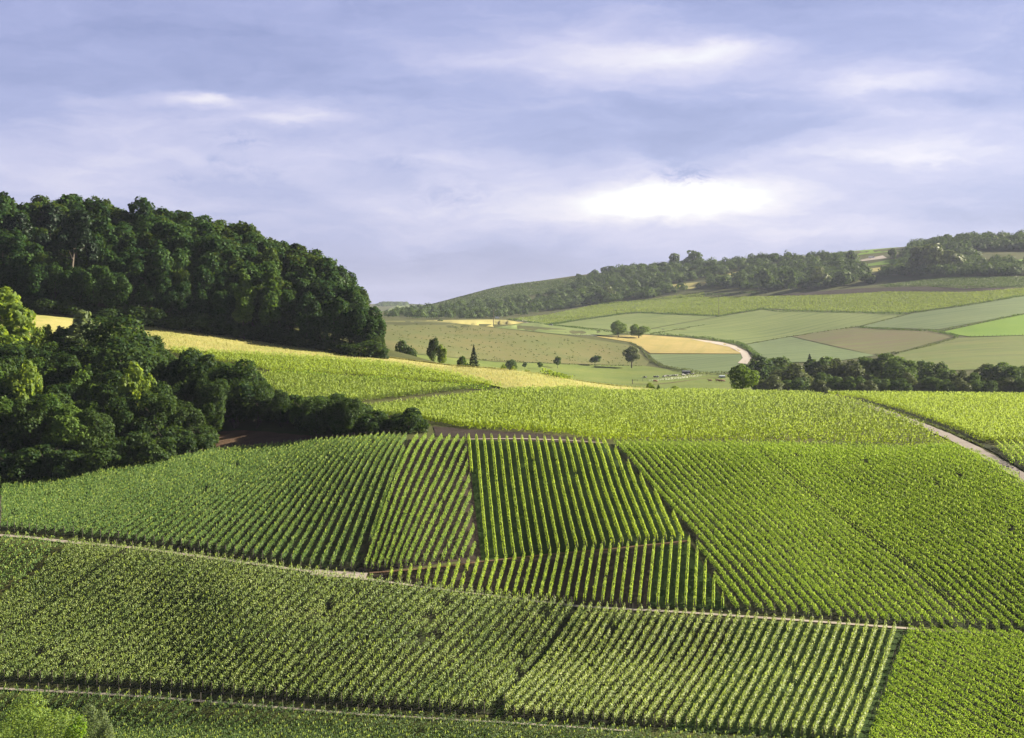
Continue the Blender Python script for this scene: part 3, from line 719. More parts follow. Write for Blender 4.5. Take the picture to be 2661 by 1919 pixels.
kind('small', 2, 6, 2.6, .32, 9, 900, .3, 'valley', .13, lobe=(.32, .5))
kind('hill', 4, 10, 5.5, .02, 11, 420, .95, 'hillwood', .25, lobe=(.34, .55))
kind('hill_olive', 2, 11, 6.0, .02, 12, 460, .95, 'olive', .25, lobe=(.34, .55))

def tree(name, key, x, y, H, label, cat, group=None, wide=1., var=None, dz=-.1, rz=None):
    c, t, h0, r0 = KIND[key][random.randrange(len(KIND[key])) if var is None else var]
    s = H/h0
    root = link(name, None, None, (x, y, float(ground(x, y))+dz), random.uniform(0, 6.28) if rz is None else rz, (s*wide, s*wide, s))
    root.empty_display_size = 1
    link('trunk', t, root); link('crown', c, root)
    return tag(root, label, cat, group)

def top_fit(u, yt, Y):
    """plan point and the height that brings a crown up to row yt"""
    x = (u-UC)/F0*Y
    return x, Y, zz(Y, yt) - (float(ground(x, Y)) - CZ)

def interp(pts, u): return float(np.interp(u, [p[0] for p in pts], [p[1] for p in pts]))

# the wooded hill at left, planted in rows behind the golden field
BASE = [(-120,682),(0,688),(60,692),(330,724),(600,760),(760,786),(845,797)]
TOPL = [(-120,440),(0,432),(60,436),(150,432),(260,440),(330,438),(370,462),(440,478),(520,492),(600,520),(680,548),(740,578),(780,612),(810,655),(830,695),(848,745)]
RN = ['front', 'second', 'third', 'fourth', 'fifth', 'sixth', 'seventh', 'eighth', 'ninth', 'tenth']
nf = 0
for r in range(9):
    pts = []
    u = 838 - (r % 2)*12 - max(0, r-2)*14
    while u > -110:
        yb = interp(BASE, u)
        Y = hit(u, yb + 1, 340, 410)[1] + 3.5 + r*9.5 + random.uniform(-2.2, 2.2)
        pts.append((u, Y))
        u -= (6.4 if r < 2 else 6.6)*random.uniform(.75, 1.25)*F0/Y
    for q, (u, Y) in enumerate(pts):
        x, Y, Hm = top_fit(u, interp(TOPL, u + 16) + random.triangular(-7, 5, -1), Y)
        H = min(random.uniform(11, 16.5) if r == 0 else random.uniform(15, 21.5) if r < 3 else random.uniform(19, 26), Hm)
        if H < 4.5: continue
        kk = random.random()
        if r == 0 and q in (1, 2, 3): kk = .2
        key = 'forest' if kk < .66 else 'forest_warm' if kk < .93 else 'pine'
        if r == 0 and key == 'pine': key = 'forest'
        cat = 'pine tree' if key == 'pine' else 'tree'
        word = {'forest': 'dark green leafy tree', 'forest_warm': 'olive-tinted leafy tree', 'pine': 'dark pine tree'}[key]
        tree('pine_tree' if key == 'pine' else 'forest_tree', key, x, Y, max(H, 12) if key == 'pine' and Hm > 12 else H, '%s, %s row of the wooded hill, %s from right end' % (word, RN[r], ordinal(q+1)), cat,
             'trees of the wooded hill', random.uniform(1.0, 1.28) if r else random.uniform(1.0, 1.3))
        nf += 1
for u, yt, H, lab in ((541, 598, 1, 'left'), (600, 597, 1, 'right')):
    Y = hit(u, interp(BASE, u)+2, 340, 410)[1] - .5
    x, Y, H = top_fit(u, yt, Y)
    tree('columnar_tree', 'column', x, Y, H, 'tall pale-topped columnar tree at the forest edge, %s one of the pair' % lab, 'tree', 'pair of pale columnar trees', 1.25)
x, Y, H = top_fit(168, 468, 402); tree('pine_tree', 'pine', x, Y, H, 'tall pine with bare reddish trunk rising at the forest edge on the far left', 'pine tree', wide=1.2)
x, Y, H = top_fit(308, 442, 452); tree('forest_tree', 'forest', x, Y, H, 'darkest big crown on the forest skyline, above the dome', 'tree', wide=1.1)
for q in range(24):
    u = 838 - q*34 + random.uniform(-8, 8)
    if u < -40: break
    Y = hit(u, interp(BASE, u)+1, 340, 410)[1] + random.uniform(.5, 2.5)
    tree('bush', 'bush', (u-UC)/F0*Y, Y, random.uniform(3.2, 6), 'dark bush at the foot of the wooded hill, %s from its right end' % ordinal(q+1), 'bush', 'bushes at the forest foot', random.uniform(1.2, 1.7))
for u, yt, Y, key, wide, lab in ((824, 700, 402, 'forest', 1.25, 'dark tree overhanging the right end of the wooded hill'), (832, 744, 400, 'forest', 1.5, 'low rounded tree closing the right end of the wooded hill'), (806, 672, 404, 'forest', 1.3, 'tall dark tree behind the right end of the wooded hill')):
    x, Y, H = top_fit(u, yt, Y); tree('forest_tree', key, x, Y, H, lab, 'tree', None, wide)
print('forest', nf)

# the dark wood in front of it
FOOT = [(-60,1090),(0,1078),(180,1056),(330,1030),(470,1000),(640,976),(760,968),(850,962),(960,952)]
UPPER = [(-60,850),(330,850),(430,890),(580,915),(700,925),(850,935),(960,940)]
WTOP = [(-60,700),(0,742),(60,752),(120,735),(160,712),(215,715),(250,706),(310,712),(340,752),(370,790),(430,780),(470,800),(555,802),(600,850),(660,875),(745,872),(800,888),(830,910),(860,925),(905,908),(950,930),(965,945)]
cand = []
for _ in range(9000):
    u = random.uniform(-60, 955); f0, f1 = interp(FOOT, u), interp(UPPER, u)
    v = random.uniform(f1, f0) if f0 > f1 else f0
    if 470 < u < 690 and v > 950 and v > interp(FOOT, u)-46: continue
    x, Y = hit(u, v, 180, 330)
    if all((x-a)**2+(Y-b)**2 > (3.6 if v < interp(FOOT, u)-25 else 2.6)**2 for a, b, *_ in cand): cand.append((x, Y, u, v))
cand.sort(key=lambda c_: c_[1])
wood_n = 0
specials = []
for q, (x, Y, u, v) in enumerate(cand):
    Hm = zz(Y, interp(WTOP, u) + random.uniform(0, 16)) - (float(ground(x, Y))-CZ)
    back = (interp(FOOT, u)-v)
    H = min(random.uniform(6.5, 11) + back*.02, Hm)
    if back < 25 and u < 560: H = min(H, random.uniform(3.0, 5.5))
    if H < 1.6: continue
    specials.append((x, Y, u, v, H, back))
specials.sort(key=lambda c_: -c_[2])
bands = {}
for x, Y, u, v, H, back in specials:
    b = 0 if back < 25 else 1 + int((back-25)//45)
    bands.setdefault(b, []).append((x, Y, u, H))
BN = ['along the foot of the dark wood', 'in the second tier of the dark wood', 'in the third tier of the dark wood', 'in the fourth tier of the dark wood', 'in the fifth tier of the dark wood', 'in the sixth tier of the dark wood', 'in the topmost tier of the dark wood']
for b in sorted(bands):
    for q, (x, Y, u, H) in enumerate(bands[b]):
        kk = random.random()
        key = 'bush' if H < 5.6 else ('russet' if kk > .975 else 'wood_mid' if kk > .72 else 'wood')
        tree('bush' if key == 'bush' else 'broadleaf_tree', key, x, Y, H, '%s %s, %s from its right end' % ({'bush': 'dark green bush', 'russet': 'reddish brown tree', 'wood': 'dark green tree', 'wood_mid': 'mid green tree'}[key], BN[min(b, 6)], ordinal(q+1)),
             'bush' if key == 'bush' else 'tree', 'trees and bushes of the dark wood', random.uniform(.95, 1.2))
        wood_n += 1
print('wood', wood_n)
for key, u, yt, Y, wide, name, lab in (
    ('wood_light', 4, 640, 300, .92, 'broadleaf_tree', 'big bright yellow-green tree at the left border beside the golden strip'),
    ('wood_light', -10, 720, 285, 1.0, 'broadleaf_tree', 'lower bright green tree cut by the left border'),
    ('wood_silver', 178, 692, 296, 1.0, 'broadleaf_tree', 'silvery pale tree on top of the dark wood'),
    ('wood', 262, 702, 288, 1.25, 'broadleaf_tree', 'large dark dome-shaped tree on top of the dark wood'),
    ('wood_light', 88, 724, 292, .6, 'broadleaf_tree', 'small light green tree left of the silvery one'),
    ('wood_light', 58, 800, 254, .62, 'broadleaf_tree', 'bright lime-green crown inside the dark wood near the left border'),
    ('wood_light', 300, 806, 254, .66, 'broadleaf_tree', 'bright yellow-green crown in the middle of the dark wood'),
    ('wood', 285, 750, 272, 1.2, 'broadleaf_tree', 'soft green spreading tree in front of the dome-shaped one'),
    ('wood', 520, 800, 268, 1.3, 'broadleaf_tree', 'wide dark tree overhanging the yellow vineyard at the wood\'s right shoulder'),
    ('wood', 420, 776, 272, 1.0, 'broadleaf_tree', 'dark round tree beside the edge of the upper vineyard'),
    ('bush', 905, 905, 248, 1.0, 'bush', 'big dark round bush ending the wood beside the earth bank')):
    x, Y, H = top_fit(u, yt, Y)
    tree(name, key, x, Y, H, lab, 'bush' if name == 'bush' else 'tree', None, wide)

# bottom left corner
for key, u, yt, Y, wide, name, lab in (
    ('fbush', 78, 1546, 138, 1.0, 'large_bush', 'big rounded pale green bush in the lower left corner'),
    ('fbush', -40, 1568, 137, .7, 'large_bush', 'pale bush cut by the left border in the lower corner'),
    ('vshrub', 168, 1590, 136, 1.0, 'shrub', 'small vivid yellow-green shrub between the corner bush and thin trees'),
    ('poplar', 203, 1562, 135, 1.0, 'slender_tree', 'left slender pale tree beside the corner bush'),
    ('poplar', 231, 1572, 134, .8, 'slender_tree', 'right slender pale tree beside the corner bush')):
    x, Y, H = top_fit(u, yt, Y)
    tree(name, key, x, Y, H, lab, name.split('_')[-1], None, wide)

# valley trees right
pts = [('valley',1690,790,640,1.0,'dark tree behind the round tree at the left end of the tree belt'),('valley',1722,792,660,1.0,'second dark tree of the belt from the round tree'),('valley_olive',1757,808,600,1.0,'pale olive tree at the front of the tree belt'),
 ('spruce',1793,784,655,1.1,'dark pointed spruce rising from the tree belt'),('valley',1822,792,650,1.0,'mid green tree right of the spruce in the belt'),('valley_olive',1850,797,625,1.0,'olive tree right of the mid green one in the belt'),('valley',1822,826,590,.8,'low dark tree under the spruce'),
 ('valley_olive',1885,800,620,1.0,'olive round tree in the left half of the belt'),('valley',1918,792,640,1.0,'dark tree left of the tallest one in the belt'),('valley',1958,784,630,1.15,'tallest broad dark tree in the tree belt'),('valley',1995,793,615,1.0,'dark tree right of the tallest one'),
 ('valley',2030,800,640,1.0,'dark tree in the middle of the right half of the belt'),('valley',2066,803,630,.95,'rounded dark tree before the dip in the belt'),('valley_olive',2012,826,585,.7,'low olive tree in front of the tallest ones'),
 ('valley',2098,818,610,.9,'low dark tree at the dip of the belt'),('valley_olive',2128,822,605,.9,'low brownish tree at the dip of the belt'),('valley',2155,826,600,.9,'low dark tree just right of the dip'),('valley_olive',2182,808,630,1.0,'green crown beside the broad tree at right'),
 ('valley',2212,804,620,1.1,'broad bright-topped tree near the right border'),('valley',2245,812,610,1.0,'dark tree near the right border'),('valley',2282,806,625,1.1,'tree of the belt cut by the right border'),('valley_olive',2062,838,580,.7,'low olive bush-like tree in front of the belt'),('valley',2236,842,580,.7,'low dark tree in front near the right border'),('valley',1930,840,582,.7,'low dark tree in front of the belt centre')]
for key, u, yt, Y, wide, lab in pts:
    x, Y, H = top_fit(u, yt, Y)
    tree('spruce_tree' if key == 'spruce' else 'valley_tree', key, x, Y, H, lab, 'spruce' if key == 'spruce' else 'tree', 'tree belt in the valley', wide*random.uniform(1.25, 1.5))

for q in range(17):
    u = 1708 + q*35 + random.uniform(-8, 8)
    x, Y, H = top_fit(u, random.uniform(832, 846), 574 + random.uniform(-4, 6))
    tree('bush', 'valley' if q % 3 else 'valley_olive', x, Y, H, 'low dark bush along the front of the tree belt, %s from the round tree' % ordinal(q+1), 'bush', 'bushes before the tree belt', 1.5)
# single trees of the valley
x, Y, H = top_fit(1646, 808, 408); tree('round_tree', 'round', x, Y, H, 'lone round dark green tree on the vineyard crest', 'tree', None, 1.1, 0)
for key, u, yb, yt, wpx, name, lab in (
    ('round', 1370, 748, 711, 38, 'round_tree', 'left tree of the two standing by the golden field corner'), ('round', 1415, 750, 719, 44, 'round_tree', 'right tree of the two standing by the golden field corner'),
    ('open', 1399, 816, 768, 46, 'open_tree', 'sparse spreading tree with dark trunk in the pasture'), ('small', 1318, 812, 788, 28, 'small_tree', 'small light tree left of the sparse spreading tree'),
    ('small', 1235, 817, 791, 20, 'small_tree', 'small round dark tree in the middle of the meadow edge'), ('small', 1196, 820, 802, 14, 'small_tree', 'thin small tree with shrubs at its foot, second of the meadow edge'),
    ('small', 1162, 818, 803, 12, 'small_tree', 'thinnest small tree of the meadow edge')):
    x, Y = hit(u, yb, 600, 2000); H = (yb-yt)/F0*Y
    c, t, h0, r0 = KIND[key][0]
    tree(name, key, x, Y, H, lab, 'tree', None, (wpx/2/F0*Y)/(r0*H/h0))
for key, u, yt, Y, wpx, name, cat, lab in (
    ('bush', 893, 757, 520, 62, 'bush', 'bush', 'broad dome-shaped bush behind the golden ridge by the forest end'), ('wood', 958, 749, 450, 30, 'broadleaf_tree', 'tree', 'dark leaning tree behind the golden ridge'), ('wood_light', 976, 764, 446, 28, 'broadleaf_tree', 'tree', 'lighter green crown leaning against the dark tree behind the ridge'),
    ('spruce', 1049, 764, 432, 30, 'spruce_tree', 'spruce', 'dark pointed spruce behind the golden ridge'), ('dshrub', 1025, 789, 428, 30, 'shrub', 'shrub', 'low shrub at the foot of the spruce behind the ridge'), ('valley', 1131, 797, 800, 26, 'broadleaf_tree', 'tree', 'dark low tree beyond the end of the golden ridge'),
    ('shrub', 1113, 807, 400, 17, 'shrub', 'shrub', 'left small bright shrub on the golden ridge line'), ('shrub', 1135, 811, 399, 17, 'shrub', 'shrub', 'second small bright shrub on the golden ridge line'), ('shrub', 1169, 819, 398, 15, 'shrub', 'shrub', 'third small shrub on the golden ridge line'),
    ('shrub', 1438, 848, 402, 25, 'shrub', 'shrub', 'long clipped-looking shrub below the cattle path'), ('dshrub', 1458, 852, 401, 9, 'shrub', 'shrub', 'small dark shrub right of the long one below the cattle path'), ('shrub', 1493, 855, 400, 25, 'shrub', 'shrub', 'long dark-bottomed shrub at the end of the golden strip'),
    ('dshrub', 1516, 860, 400, 8, 'shrub', 'shrub', 'tiny dark shrub right of the golden strip end'), ('dshrub', 1527, 861, 400, 9, 'shrub', 'shrub', 'last tiny dark shrub before the round tree')):
    x, Y, H = top_fit(u, yt, Y); H = max(H, .8)
    c, t, h0, r0 = KIND[key][0]
    tree(name, key, x, Y, H, lab, cat, None, (wpx/2/F0*Y)/(r0*H/h0))

# ------------------------------------------------------------------ far hillside
W1 = [(850,704),(900,690),(1000,680),(1100,670),(1200,662),(1250,648),(1300,618),(1340,605),(1400,596),(1450,588),(1500,582),(1640,580),(1760,572),(1900,570),(1925,612),(1880,632),(1760,644),(1560,638),(1490,652),(1400,668),(1320,674),(1210,692),(1150,700),(1100,706),(960,709)]
W2 = [(1950,612),(1990,585),(2010,560),(2060,552),(2150,552),(2170,588),(2268,584),(2320,575),(2320,610),(2200,612),(2100,612)]
W3 = [(2000,550),(2060,534),(2150,528),(2320,528),(2320,556),(2200,556),(2060,549)]
OPEN = [[(1478,628),(1560,620),(1575,632),(1530,643),(1485,642)], [(1555,622),(1640,597),(1660,602),(1600,624)], [(1890,600),(1965,590),(1970,602),(1900,608)], [(1896,580),(1905,565),(1970,564),(1995,590),(1905,594)]]
allv, alln = [], 0
NBASE = 110
hp = []
for poly, dens in ((W1, .031), (W2, .038), (W3, .05)):
    P = scatter_px(poly, dens, 1300)
    uv = np.column_stack([P[:, 0]/P[:, 1]*F0+UC, YH-(ground(P[:, 0], P[:, 1])-CZ)/P[:, 1]*F0])
    ok = np.ones(len(P), bool)
    for q in OPEN: ok &= ~inside(uv[:, 0], uv[:, 1], np.array(q, float))
    hp.append(P[ok])
P = np.concatenate(hp)
P = P[np.argsort(P[:, 1])]
cl = []
for x, Y in P:
    n = 150; H = random.uniform(4.0, 10)*(1.2 if random.random() < .12 else 1); Rr = H*random.uniform(.5, .8)
    d = RNG.normal(size=(n, 3)); d[:, 2] = np.abs(d[:, 2])*1.0 - .15; d /= np.linalg.norm(d, axis=1, keepdims=True)
    r = Rr*(1+.22*np.sin(d[:, 0]*4+x)*np.sin(d[:, 1]*4+Y)+.12*RNG.normal(size=n))
    C = np.array([x, Y, float(ground(x, Y))+H*.32]) + d*np.stack([r, r, r*H*.68/Rr], 1)
    s = RNG.uniform(.45, .95, n)*max(.7, H/8)
    cl.append(leaves(C, d+.22*RNG.normal(size=(n, 3)), s*1.3, s*1.2))
V = np.concatenate(cl)
tag(link('hillside_wood', np_mesh('hillside_wood', V, quads(len(V)//4), M['hillwood'])), 'blue-green wood of bushes and small trees clothing the far hillside', 'wood', kind='stuff')
print('hill crowns', len(P))
# single trees that stand out on the far hill
for key, u, yb, yt, wpx, lab in (
    ('hill', 1690, 641, 598, 50, 'round tree at the lower edge of the hillside wood, first of four'), ('hill', 1745, 640, 598, 50, 'big round tree at the lower edge of the hillside wood, second of four'), ('hill_olive', 1818, 636, 592, 52, 'tall tree at the lower edge of the hillside wood, third of four'),
    ('hill', 1868, 633, 601, 46, 'broad pale tree at the lower edge of the hillside wood, last of four'), ('hill', 1925, 630, 606, 34, 'round tree at the wood corner by the earth bank'), ('hill_olive', 2070, 600, 541, 90, 'huge olive-green willow-like tree on the right of the far hill'), ('hill_olive', 2030, 604, 548, 70, 'left half of the olive clump on the far hill'), ('hill_olive', 2110, 600, 556, 70, 'right shoulder of the olive clump on the far hill'),
    ('hill', 1885, 588, 556, 30, 'dark tree left of the white van on the far hill'), ('hill', 1975, 574, 551, 22, 'dark round bush right of the white van on the far hill'), ('hill', 1355, 606, 590, 24, 'dark skyline tree at the left of the hillside wood'), ('hill', 1339, 607, 592, 18, 'smaller skyline tree left of the hillside wood'), ('hill', 1281, 616, 607, 16, 'lone dark bush on the skyline of the distant vineyard hill'),
    ('hill', 1535, 590, 556, 40, 'tallest skyline tree of the hillside wood'), ('hill', 1495, 592, 562, 30, 'second tallest skyline tree of the hillside wood'), ('hill', 1712, 580, 562, 30, 'dark skyline clump at the right of the hillside wood'), ('hill', 2100, 534, 516, 30, 'tallest skyline tree at the upper right'), ('hill', 2230, 528, 516, 16, 'pointed skyline tree near the right border'), ('hill', 2185, 530, 517, 18, 'small skyline tree between the tallest and the pointed one'), ('hill', 2140, 530, 517, 40, 'broad skyline clump right of the tallest tree'), ('hill', 2060, 536, 524, 26, 'left skyline bush at the upper right'),
    ('hill', 1330, 672, 640, 36, 'dark tree at the foot of the hillside wood by the light vineyard'), ('hill_olive', 1350, 668, 634, 40, 'bright-topped tree at the foot of the hillside wood'), ('hill', 1600, 640, 612, 44, 'tree below the dry clearing on the far hill'), ('hill', 1640, 640, 610, 40, 'tree right of the dry clearing on the far hill')):
    x, Y = hit(u, yb, 1250, 4000); H = (yb-yt)/F0*Y
    c, t, h0, r0 = KIND[key][0]
    tree('hillside_tree', key, x, Y, H, lab, 'tree', 'trees standing out on the far hill', (wpx/2/F0*Y)/(r0*H/h0)*.9)
P = scatter_px([(832,680),(845,672),(872,669),(900,671),(905,678)], .5, 3000)
cl = []
for x, Y in P[:120]:
    n = 60; d = RNG.normal(size=(n, 3)); d /= np.linalg.norm(d, axis=1, keepdims=True)
    cl.append(leaves(np.array([x, Y, float(ground(x, Y))+2]) + d*np.array([9, 9, random.uniform(3, 7)]), d, 2.0, 2.0))
if cl:
    V = np.concatenate(cl); tag(link('distant_wood', np_mesh('distant_wood', V, quads(len(V)//4), M['hillwood'])), 'blue wood on the farthest ridge just right of the forest end', 'wood', kind='stuff')

# ------------------------------------------------------------------ hedges and field margins
def hedge(pts, w, h, mat, lab, leaf=.35, dens=9, ymin=600, ymax=6900, name='hedge', cat='hedge'):
    P = []
    for q in range(len(pts)-1):
        (u0, v0), (u1, v1) = pts[q], pts[q+1]
        m_ = max(2, int(math.hypot(u1-u0, v1-v0)/5))
        for s_ in range(m_ + (q == len(pts)-2)): P.append(hit(u0+(u1-u0)*s_/m_, v0+(v1-v0)*s_/m_, ymin, ymax))
    P = np.array(P); L = np.linalg.norm(np.diff(P, axis=0), axis=1)
    n = int(L.sum()*dens)
    k_ = RNG.choice(len(L), n, p=L/L.sum()); t = RNG.random(n)[:, None]
    xy = P[k_]*(1-t)+P[k_+1]*t + RNG.normal(0, w/2, (n, 2))
    hh = h*(1+.25*np.sin(xy[:, 0]*.35)+.2*np.sin(xy[:, 0]*.11+1))
    z = ground(xy[:, 0], xy[:, 1])
    o0 = np.array([P[0, 0], P[0, 1], float(ground(*P[0]))])
    C = np.column_stack([xy, z + RNG.random(n)*hh]) - o0
    s_ = leaf*RNG.uniform(.6, 1.2, n)
    V = leaves(C, np.column_stack([RNG.normal(size=(n, 2)), RNG.normal(.4, .5, n)]), s_*.8, s_, .5)
    return tag(link(name, np_mesh(name, V, quads(n), M[mat]), loc=o0), lab, cat)

hedge([(1201,831),(1235,836),(1263,839)], 1.6, 1.7, 'bright', 'long low clipped hedge on the golden ridge line', .25, 60, 380, 402)
hedge([(1126,710),(1216,721),(1382,697),(1419,694),(1500,698),(1592,702)], 1.2, 1.8, 'valley', 'dark strip added as shade along the lower edge of the light far vineyard', .5, 8)  # leafy strip added for the shaded side of the vineyard edge
hedge([(1592,702),(1690,686),(1720,691),(1790,692),(2000,697),(2140,679),(2268,657)], 1.2, 1.9, 'valley', 'dark strip added as shade below the right part of the far vineyard', .5, 8)  # another added strip, standing in for shade along the vine rows
hedge([(1222,722),(1300,731),(1392,741)], 1.2, 1.6, 'valley', 'thin dark hedge between the two left cereal fields', .5, 6)
hedge([(1440,741),(1530,748),(1590,756),(1635,764),(1660,777),(1680,794)], 1.4, 2.2, 'valley', 'dark hedge along the upper side of the chalk road', .5, 10)
hedge([(1440,742),(1500,731),(1560,722)], .8, 1.0, 'olive', 'faint grassy margin right of the two field trees', .45, 4)
hedge([(1905,727),(1960,731),(2060,735),(2110,744),(2122,748)], 1.0, 1.7, 'valley', 'dark margin along the top of the brown drilled field', .45, 8)
hedge([(2080,736),(2150,722),(2268,698)], 1.0, 1.6, 'valley', 'dark margin above the lush green field', .45, 7)
hedge([(1940,789),(1992,783),(2060,768),(2120,750)], .9, 1.4, 'olive', 'dark margin along the lower right of the drilled field', .45, 6)
hedge([(1640,767),(1750,748),(1830,735),(1905,725),(2015,697)], .7, 1.1, 'olive', 'grassy margin running between the grey-green fields', .45, 4)
hedge([(1432,788),(1442,800),(1465,812),(1500,822),(1545,829),(1600,831),(1635,830)], 1.6, 1.8, 'olive', 'rough hedge curving below the blue-green field', .4, 12)
hedge([(1395,760),(1420,772),(1432,788)], .9, .9, 'olive', 'rough margin climbing left of the ripe field', .4, 8)
hedge([(1060,798),(1150,803),(1240,808),(1330,811),(1420,812)], .8, .7, 'olive', 'tussocky line along the lower edge of the brown meadow', .4, 4)
hedge([(1325,676),(1500,662),(1560,655),(1700,648)], 1.2, 2.0, 'hillwood', 'bushy line along the top edge of the light far vineyard', .6, 6, 1200)
hedge([(1960,636),(2050,634),(2140,641),(2230,637),(2320,632)], 1.2, 2.0, 'vine_hill', 'dark vine edge above the brown strip on the far slope', .6, 6, 1200)
hedge([(600,832),(720,840),(850,846),(1000,860),(1090,864)], .6, 1.2, 'vine_mid', 'dark line of vines between the two upper vineyard strips', .2, 40, 240, 400, 'vine_hedge', 'vine row')
hedge([(1905,893),(1960,905),(2010,922),(2090,952),(2180,992)], .5, .5, 'olive', 'rough grass along the upper side of the farm lane', .15, 20, 200, 420, 'grass_bank', 'grass')
hedge([(1700,985),(1780,991),(1880,998),(2000,1000),(2128,1004)], .5, 1.1, 'vine_cool_shade', 'dark vine edge crossing below the plateau at right', .15, 30, 200, 420, 'vine_hedge', 'vine row')

# tufts of the rough meadow
P = scatter_px([(850,725),(960,716),(1093,732),(1250,750),(1390,770),(1430,808),(1300,806),(1100,798),(900,770)], .012, 600)
n = len(P)
C = np.repeat(np.column_stack([P, ground(P[:, 0], P[:, 1])+.3]), 6, 0) + RNG.normal(0, .45, (n*6, 3))*[1, 1, .5]
tag(link('meadow_tussocks', np_mesh('meadow_tussocks', leaves(C, RNG.normal(size=(n*6, 3)), .35, .4), quads(n*6), M['olive'])), 'dark tussocks and thistles dotted over the brown meadow', 'tussocks', kind='stuff')

# dry grass blades on the golden strip
P = scatter_px([(330,726),(600,764),(845,800),(858,774),(950,786),(1060,806),(1134,821),(1250,836),(1400,855),(1440,864),(1300,864),(1120,860),(1000,828),(850,804),(700,793),(470,778),(330,772)], .3, 300, 402)
n = len(P)
C = np.column_stack([P, ground(P[:, 0], P[:, 1])+.5])
tag(link('dry_grass', np_mesh('dry_grass', leaves(C, np.column_stack([RNG.normal(size=(n, 2)), RNG.normal(0, .3, n)]), .06, .26, 3), quads(n), M['grassblade'])), 'tall dry golden grass along the ridge between forest and vineyard', 'grass', kind='stuff')

# ------------------------------------------------------------------ fences, poles, animals, vehicles
def bm_obj(name, bm, mat, parent=None, loc=(0, 0, 0), rz=0, smooth=False, bevel=0):
    me = bpy.data.meshes.new(name)
    if bevel: bmesh.ops.bevel(bm, geom=bm.edges[:], offset=bevel, segments=2, affect='EDGES', clamp_overlap=True)
    bm.to_mesh(me); bm.free(); me.materials.append(mat)
    if smooth:
        for p_ in me.polygons: p_.use_smooth = True
    return link(name, me, parent, loc, rz)

def add_box(bm, c, s):
    r = bmesh.ops.create_cube(bm, size=1)
    for v in r['verts']: v.co = Vector((v.co.x*s[0]+c[0], v.co.y*s[1]+c[1], v.co.z*s[2]+c[2]))
def add_cyl(bm, a, b, r1, r2, n=8):
    a, b = Vector(a), Vector(b); d = b-a
    r = bmesh.ops.create_cone(bm, cap_ends=True, segments=n, radius1=r1, radius2=r2, depth=d.length)
    q = d.to_track_quat('Z', 'Y').to_matrix()
    for v in r['verts']: v.co = q @ v.co + (a+b)/2

bm = bmesh.new(); add_cyl(bm, (0, 0, -.3), (0, 0, 1.35), .10, .09, 6); pm = bm_obj('fence_post', bm, M['post']); POST = pm.data; bpy.data.objects.remove(pm)
def fence(pts, n, lab, ymin=600, ymax=6900, h=1., name='wire_fence'):
    P = []
    for q in range(len(pts)-1):
        for s_ in range(20): P.append(hit(pts[q][0]+(pts[q+1][0]-pts[q][0])*s_/20, pts[q][1]+(pts[q+1][1]-pts[q][1])*s_/20, ymin, ymax))
    P = np.array(P); L = np.concatenate([[0], np.cumsum(np.linalg.norm(np.diff(P, axis=0), axis=1))])
    g = np.linspace(0, L[-1], n); xs, ys = np.interp(g, L, P[:, 0]), np.interp(g, L, P[:, 1]); z = ground(xs, ys)
    root = link(name, None, None, (xs[0], ys[0], z[0])); tag(root, lab, 'fence')
    bm = bmesh.new()
    for k_ in range(n):
        p_ = (xs[k_]-xs[0], ys[k_]-ys[0], z[k_]-z[0])
        link('post', POST, root, p_, k_, (1, 1, h*random.uniform(.9, 1.1)))
        if k_:
            for hz in (.55, 1.15): add_cyl(bm, (o_[0], o_[1], o_[2]+hz*h), (p_[0], p_[1], p_[2]+hz*h), .015, .015, 3)
        o_ = p_
    bm_obj('wire', bm, M['grey'], root)
fence([(1261,744),(1330,746),(1390,757),(1420,770),(1440,790),(1470,812)], 40, 'post fence between brown meadow and ripe golden field')
fence([(1400,846),(1440,846),(1500,841),(1560,834),(1600,832)], 26, 'post fence beside the cattle path in the pasture')
fence([(1150,838),(1250,846),(1340,853),(1420,861)], 26, 'fence behind the golden ridge at the pasture edge', 600)
fence([(1530,866),(1580,868),(1630,870)], 9, 'short row of fence posts left of the round tree', 410)
fence([(2150,747),(2200,746),(2268,744)], 14, 'fence between the lush green field and olive pasture')
fence([(1790,559),(1850,556),(1920,553),(1990,549)], 18, 'skyline fence on the bright upland field', 1500, h=1.8)

def pole(u, yb, yt, lab, Yr=(600, 4000)):
    x, Y = hit(u, yb, *Yr); H = (yb-yt)/F0*Y
    root = link('utility_pole', None, None, (x, Y, float(ground(x, Y)))); tag(root, lab, 'utility pole')
    bm = bmesh.new(); add_cyl(bm, (0, 0, -.5), (0, 0, H), .30, .20); bm_obj('shaft', bm, M['post'], root)
    bm = bmesh.new(); add_box(bm, (0, 0, H-.9), (3.4, .22, .22)); bm_obj('crossarm', bm, M['post'], root)
    for s_ in (-1.5, 0, 1.5):
        bm = bmesh.new(); add_cyl(bm, (s_, 0, H-.79), (s_, 0, H-.35), .13, .08); bm_obj('insulator', bm, M['white'], root)
pole(1592, 701, 655, 'tall wooden utility pole at the corner of the far vineyard')
pole(1093, 722, 686, 'wooden utility pole with crossarm on the pale straw field')
x, Y = hit(1401, 851, 600, 900)
root = link('gate_post', None, None, (x, Y, float(ground(x, Y)))); tag(root, 'stout wooden post with a rail at the left end of the cattle path', 'post')
bm = bmesh.new(); add_cyl(bm, (0, 0, -.3), (0, 0, 2.6), .22, .19); bm_obj('shaft', bm, M['post'], root)
bm = bmesh.new(); add_box(bm, (1.3, 0, 2.2), (2.2, .12, .16)); bm_obj('rail', bm, M['post'], root)

ribbon('cattle_path', [(1398,852),(1450,853),(1500,848),(1545,841),(1600,836),(1625,834)], 1.6, M['bank'], .35, 600)

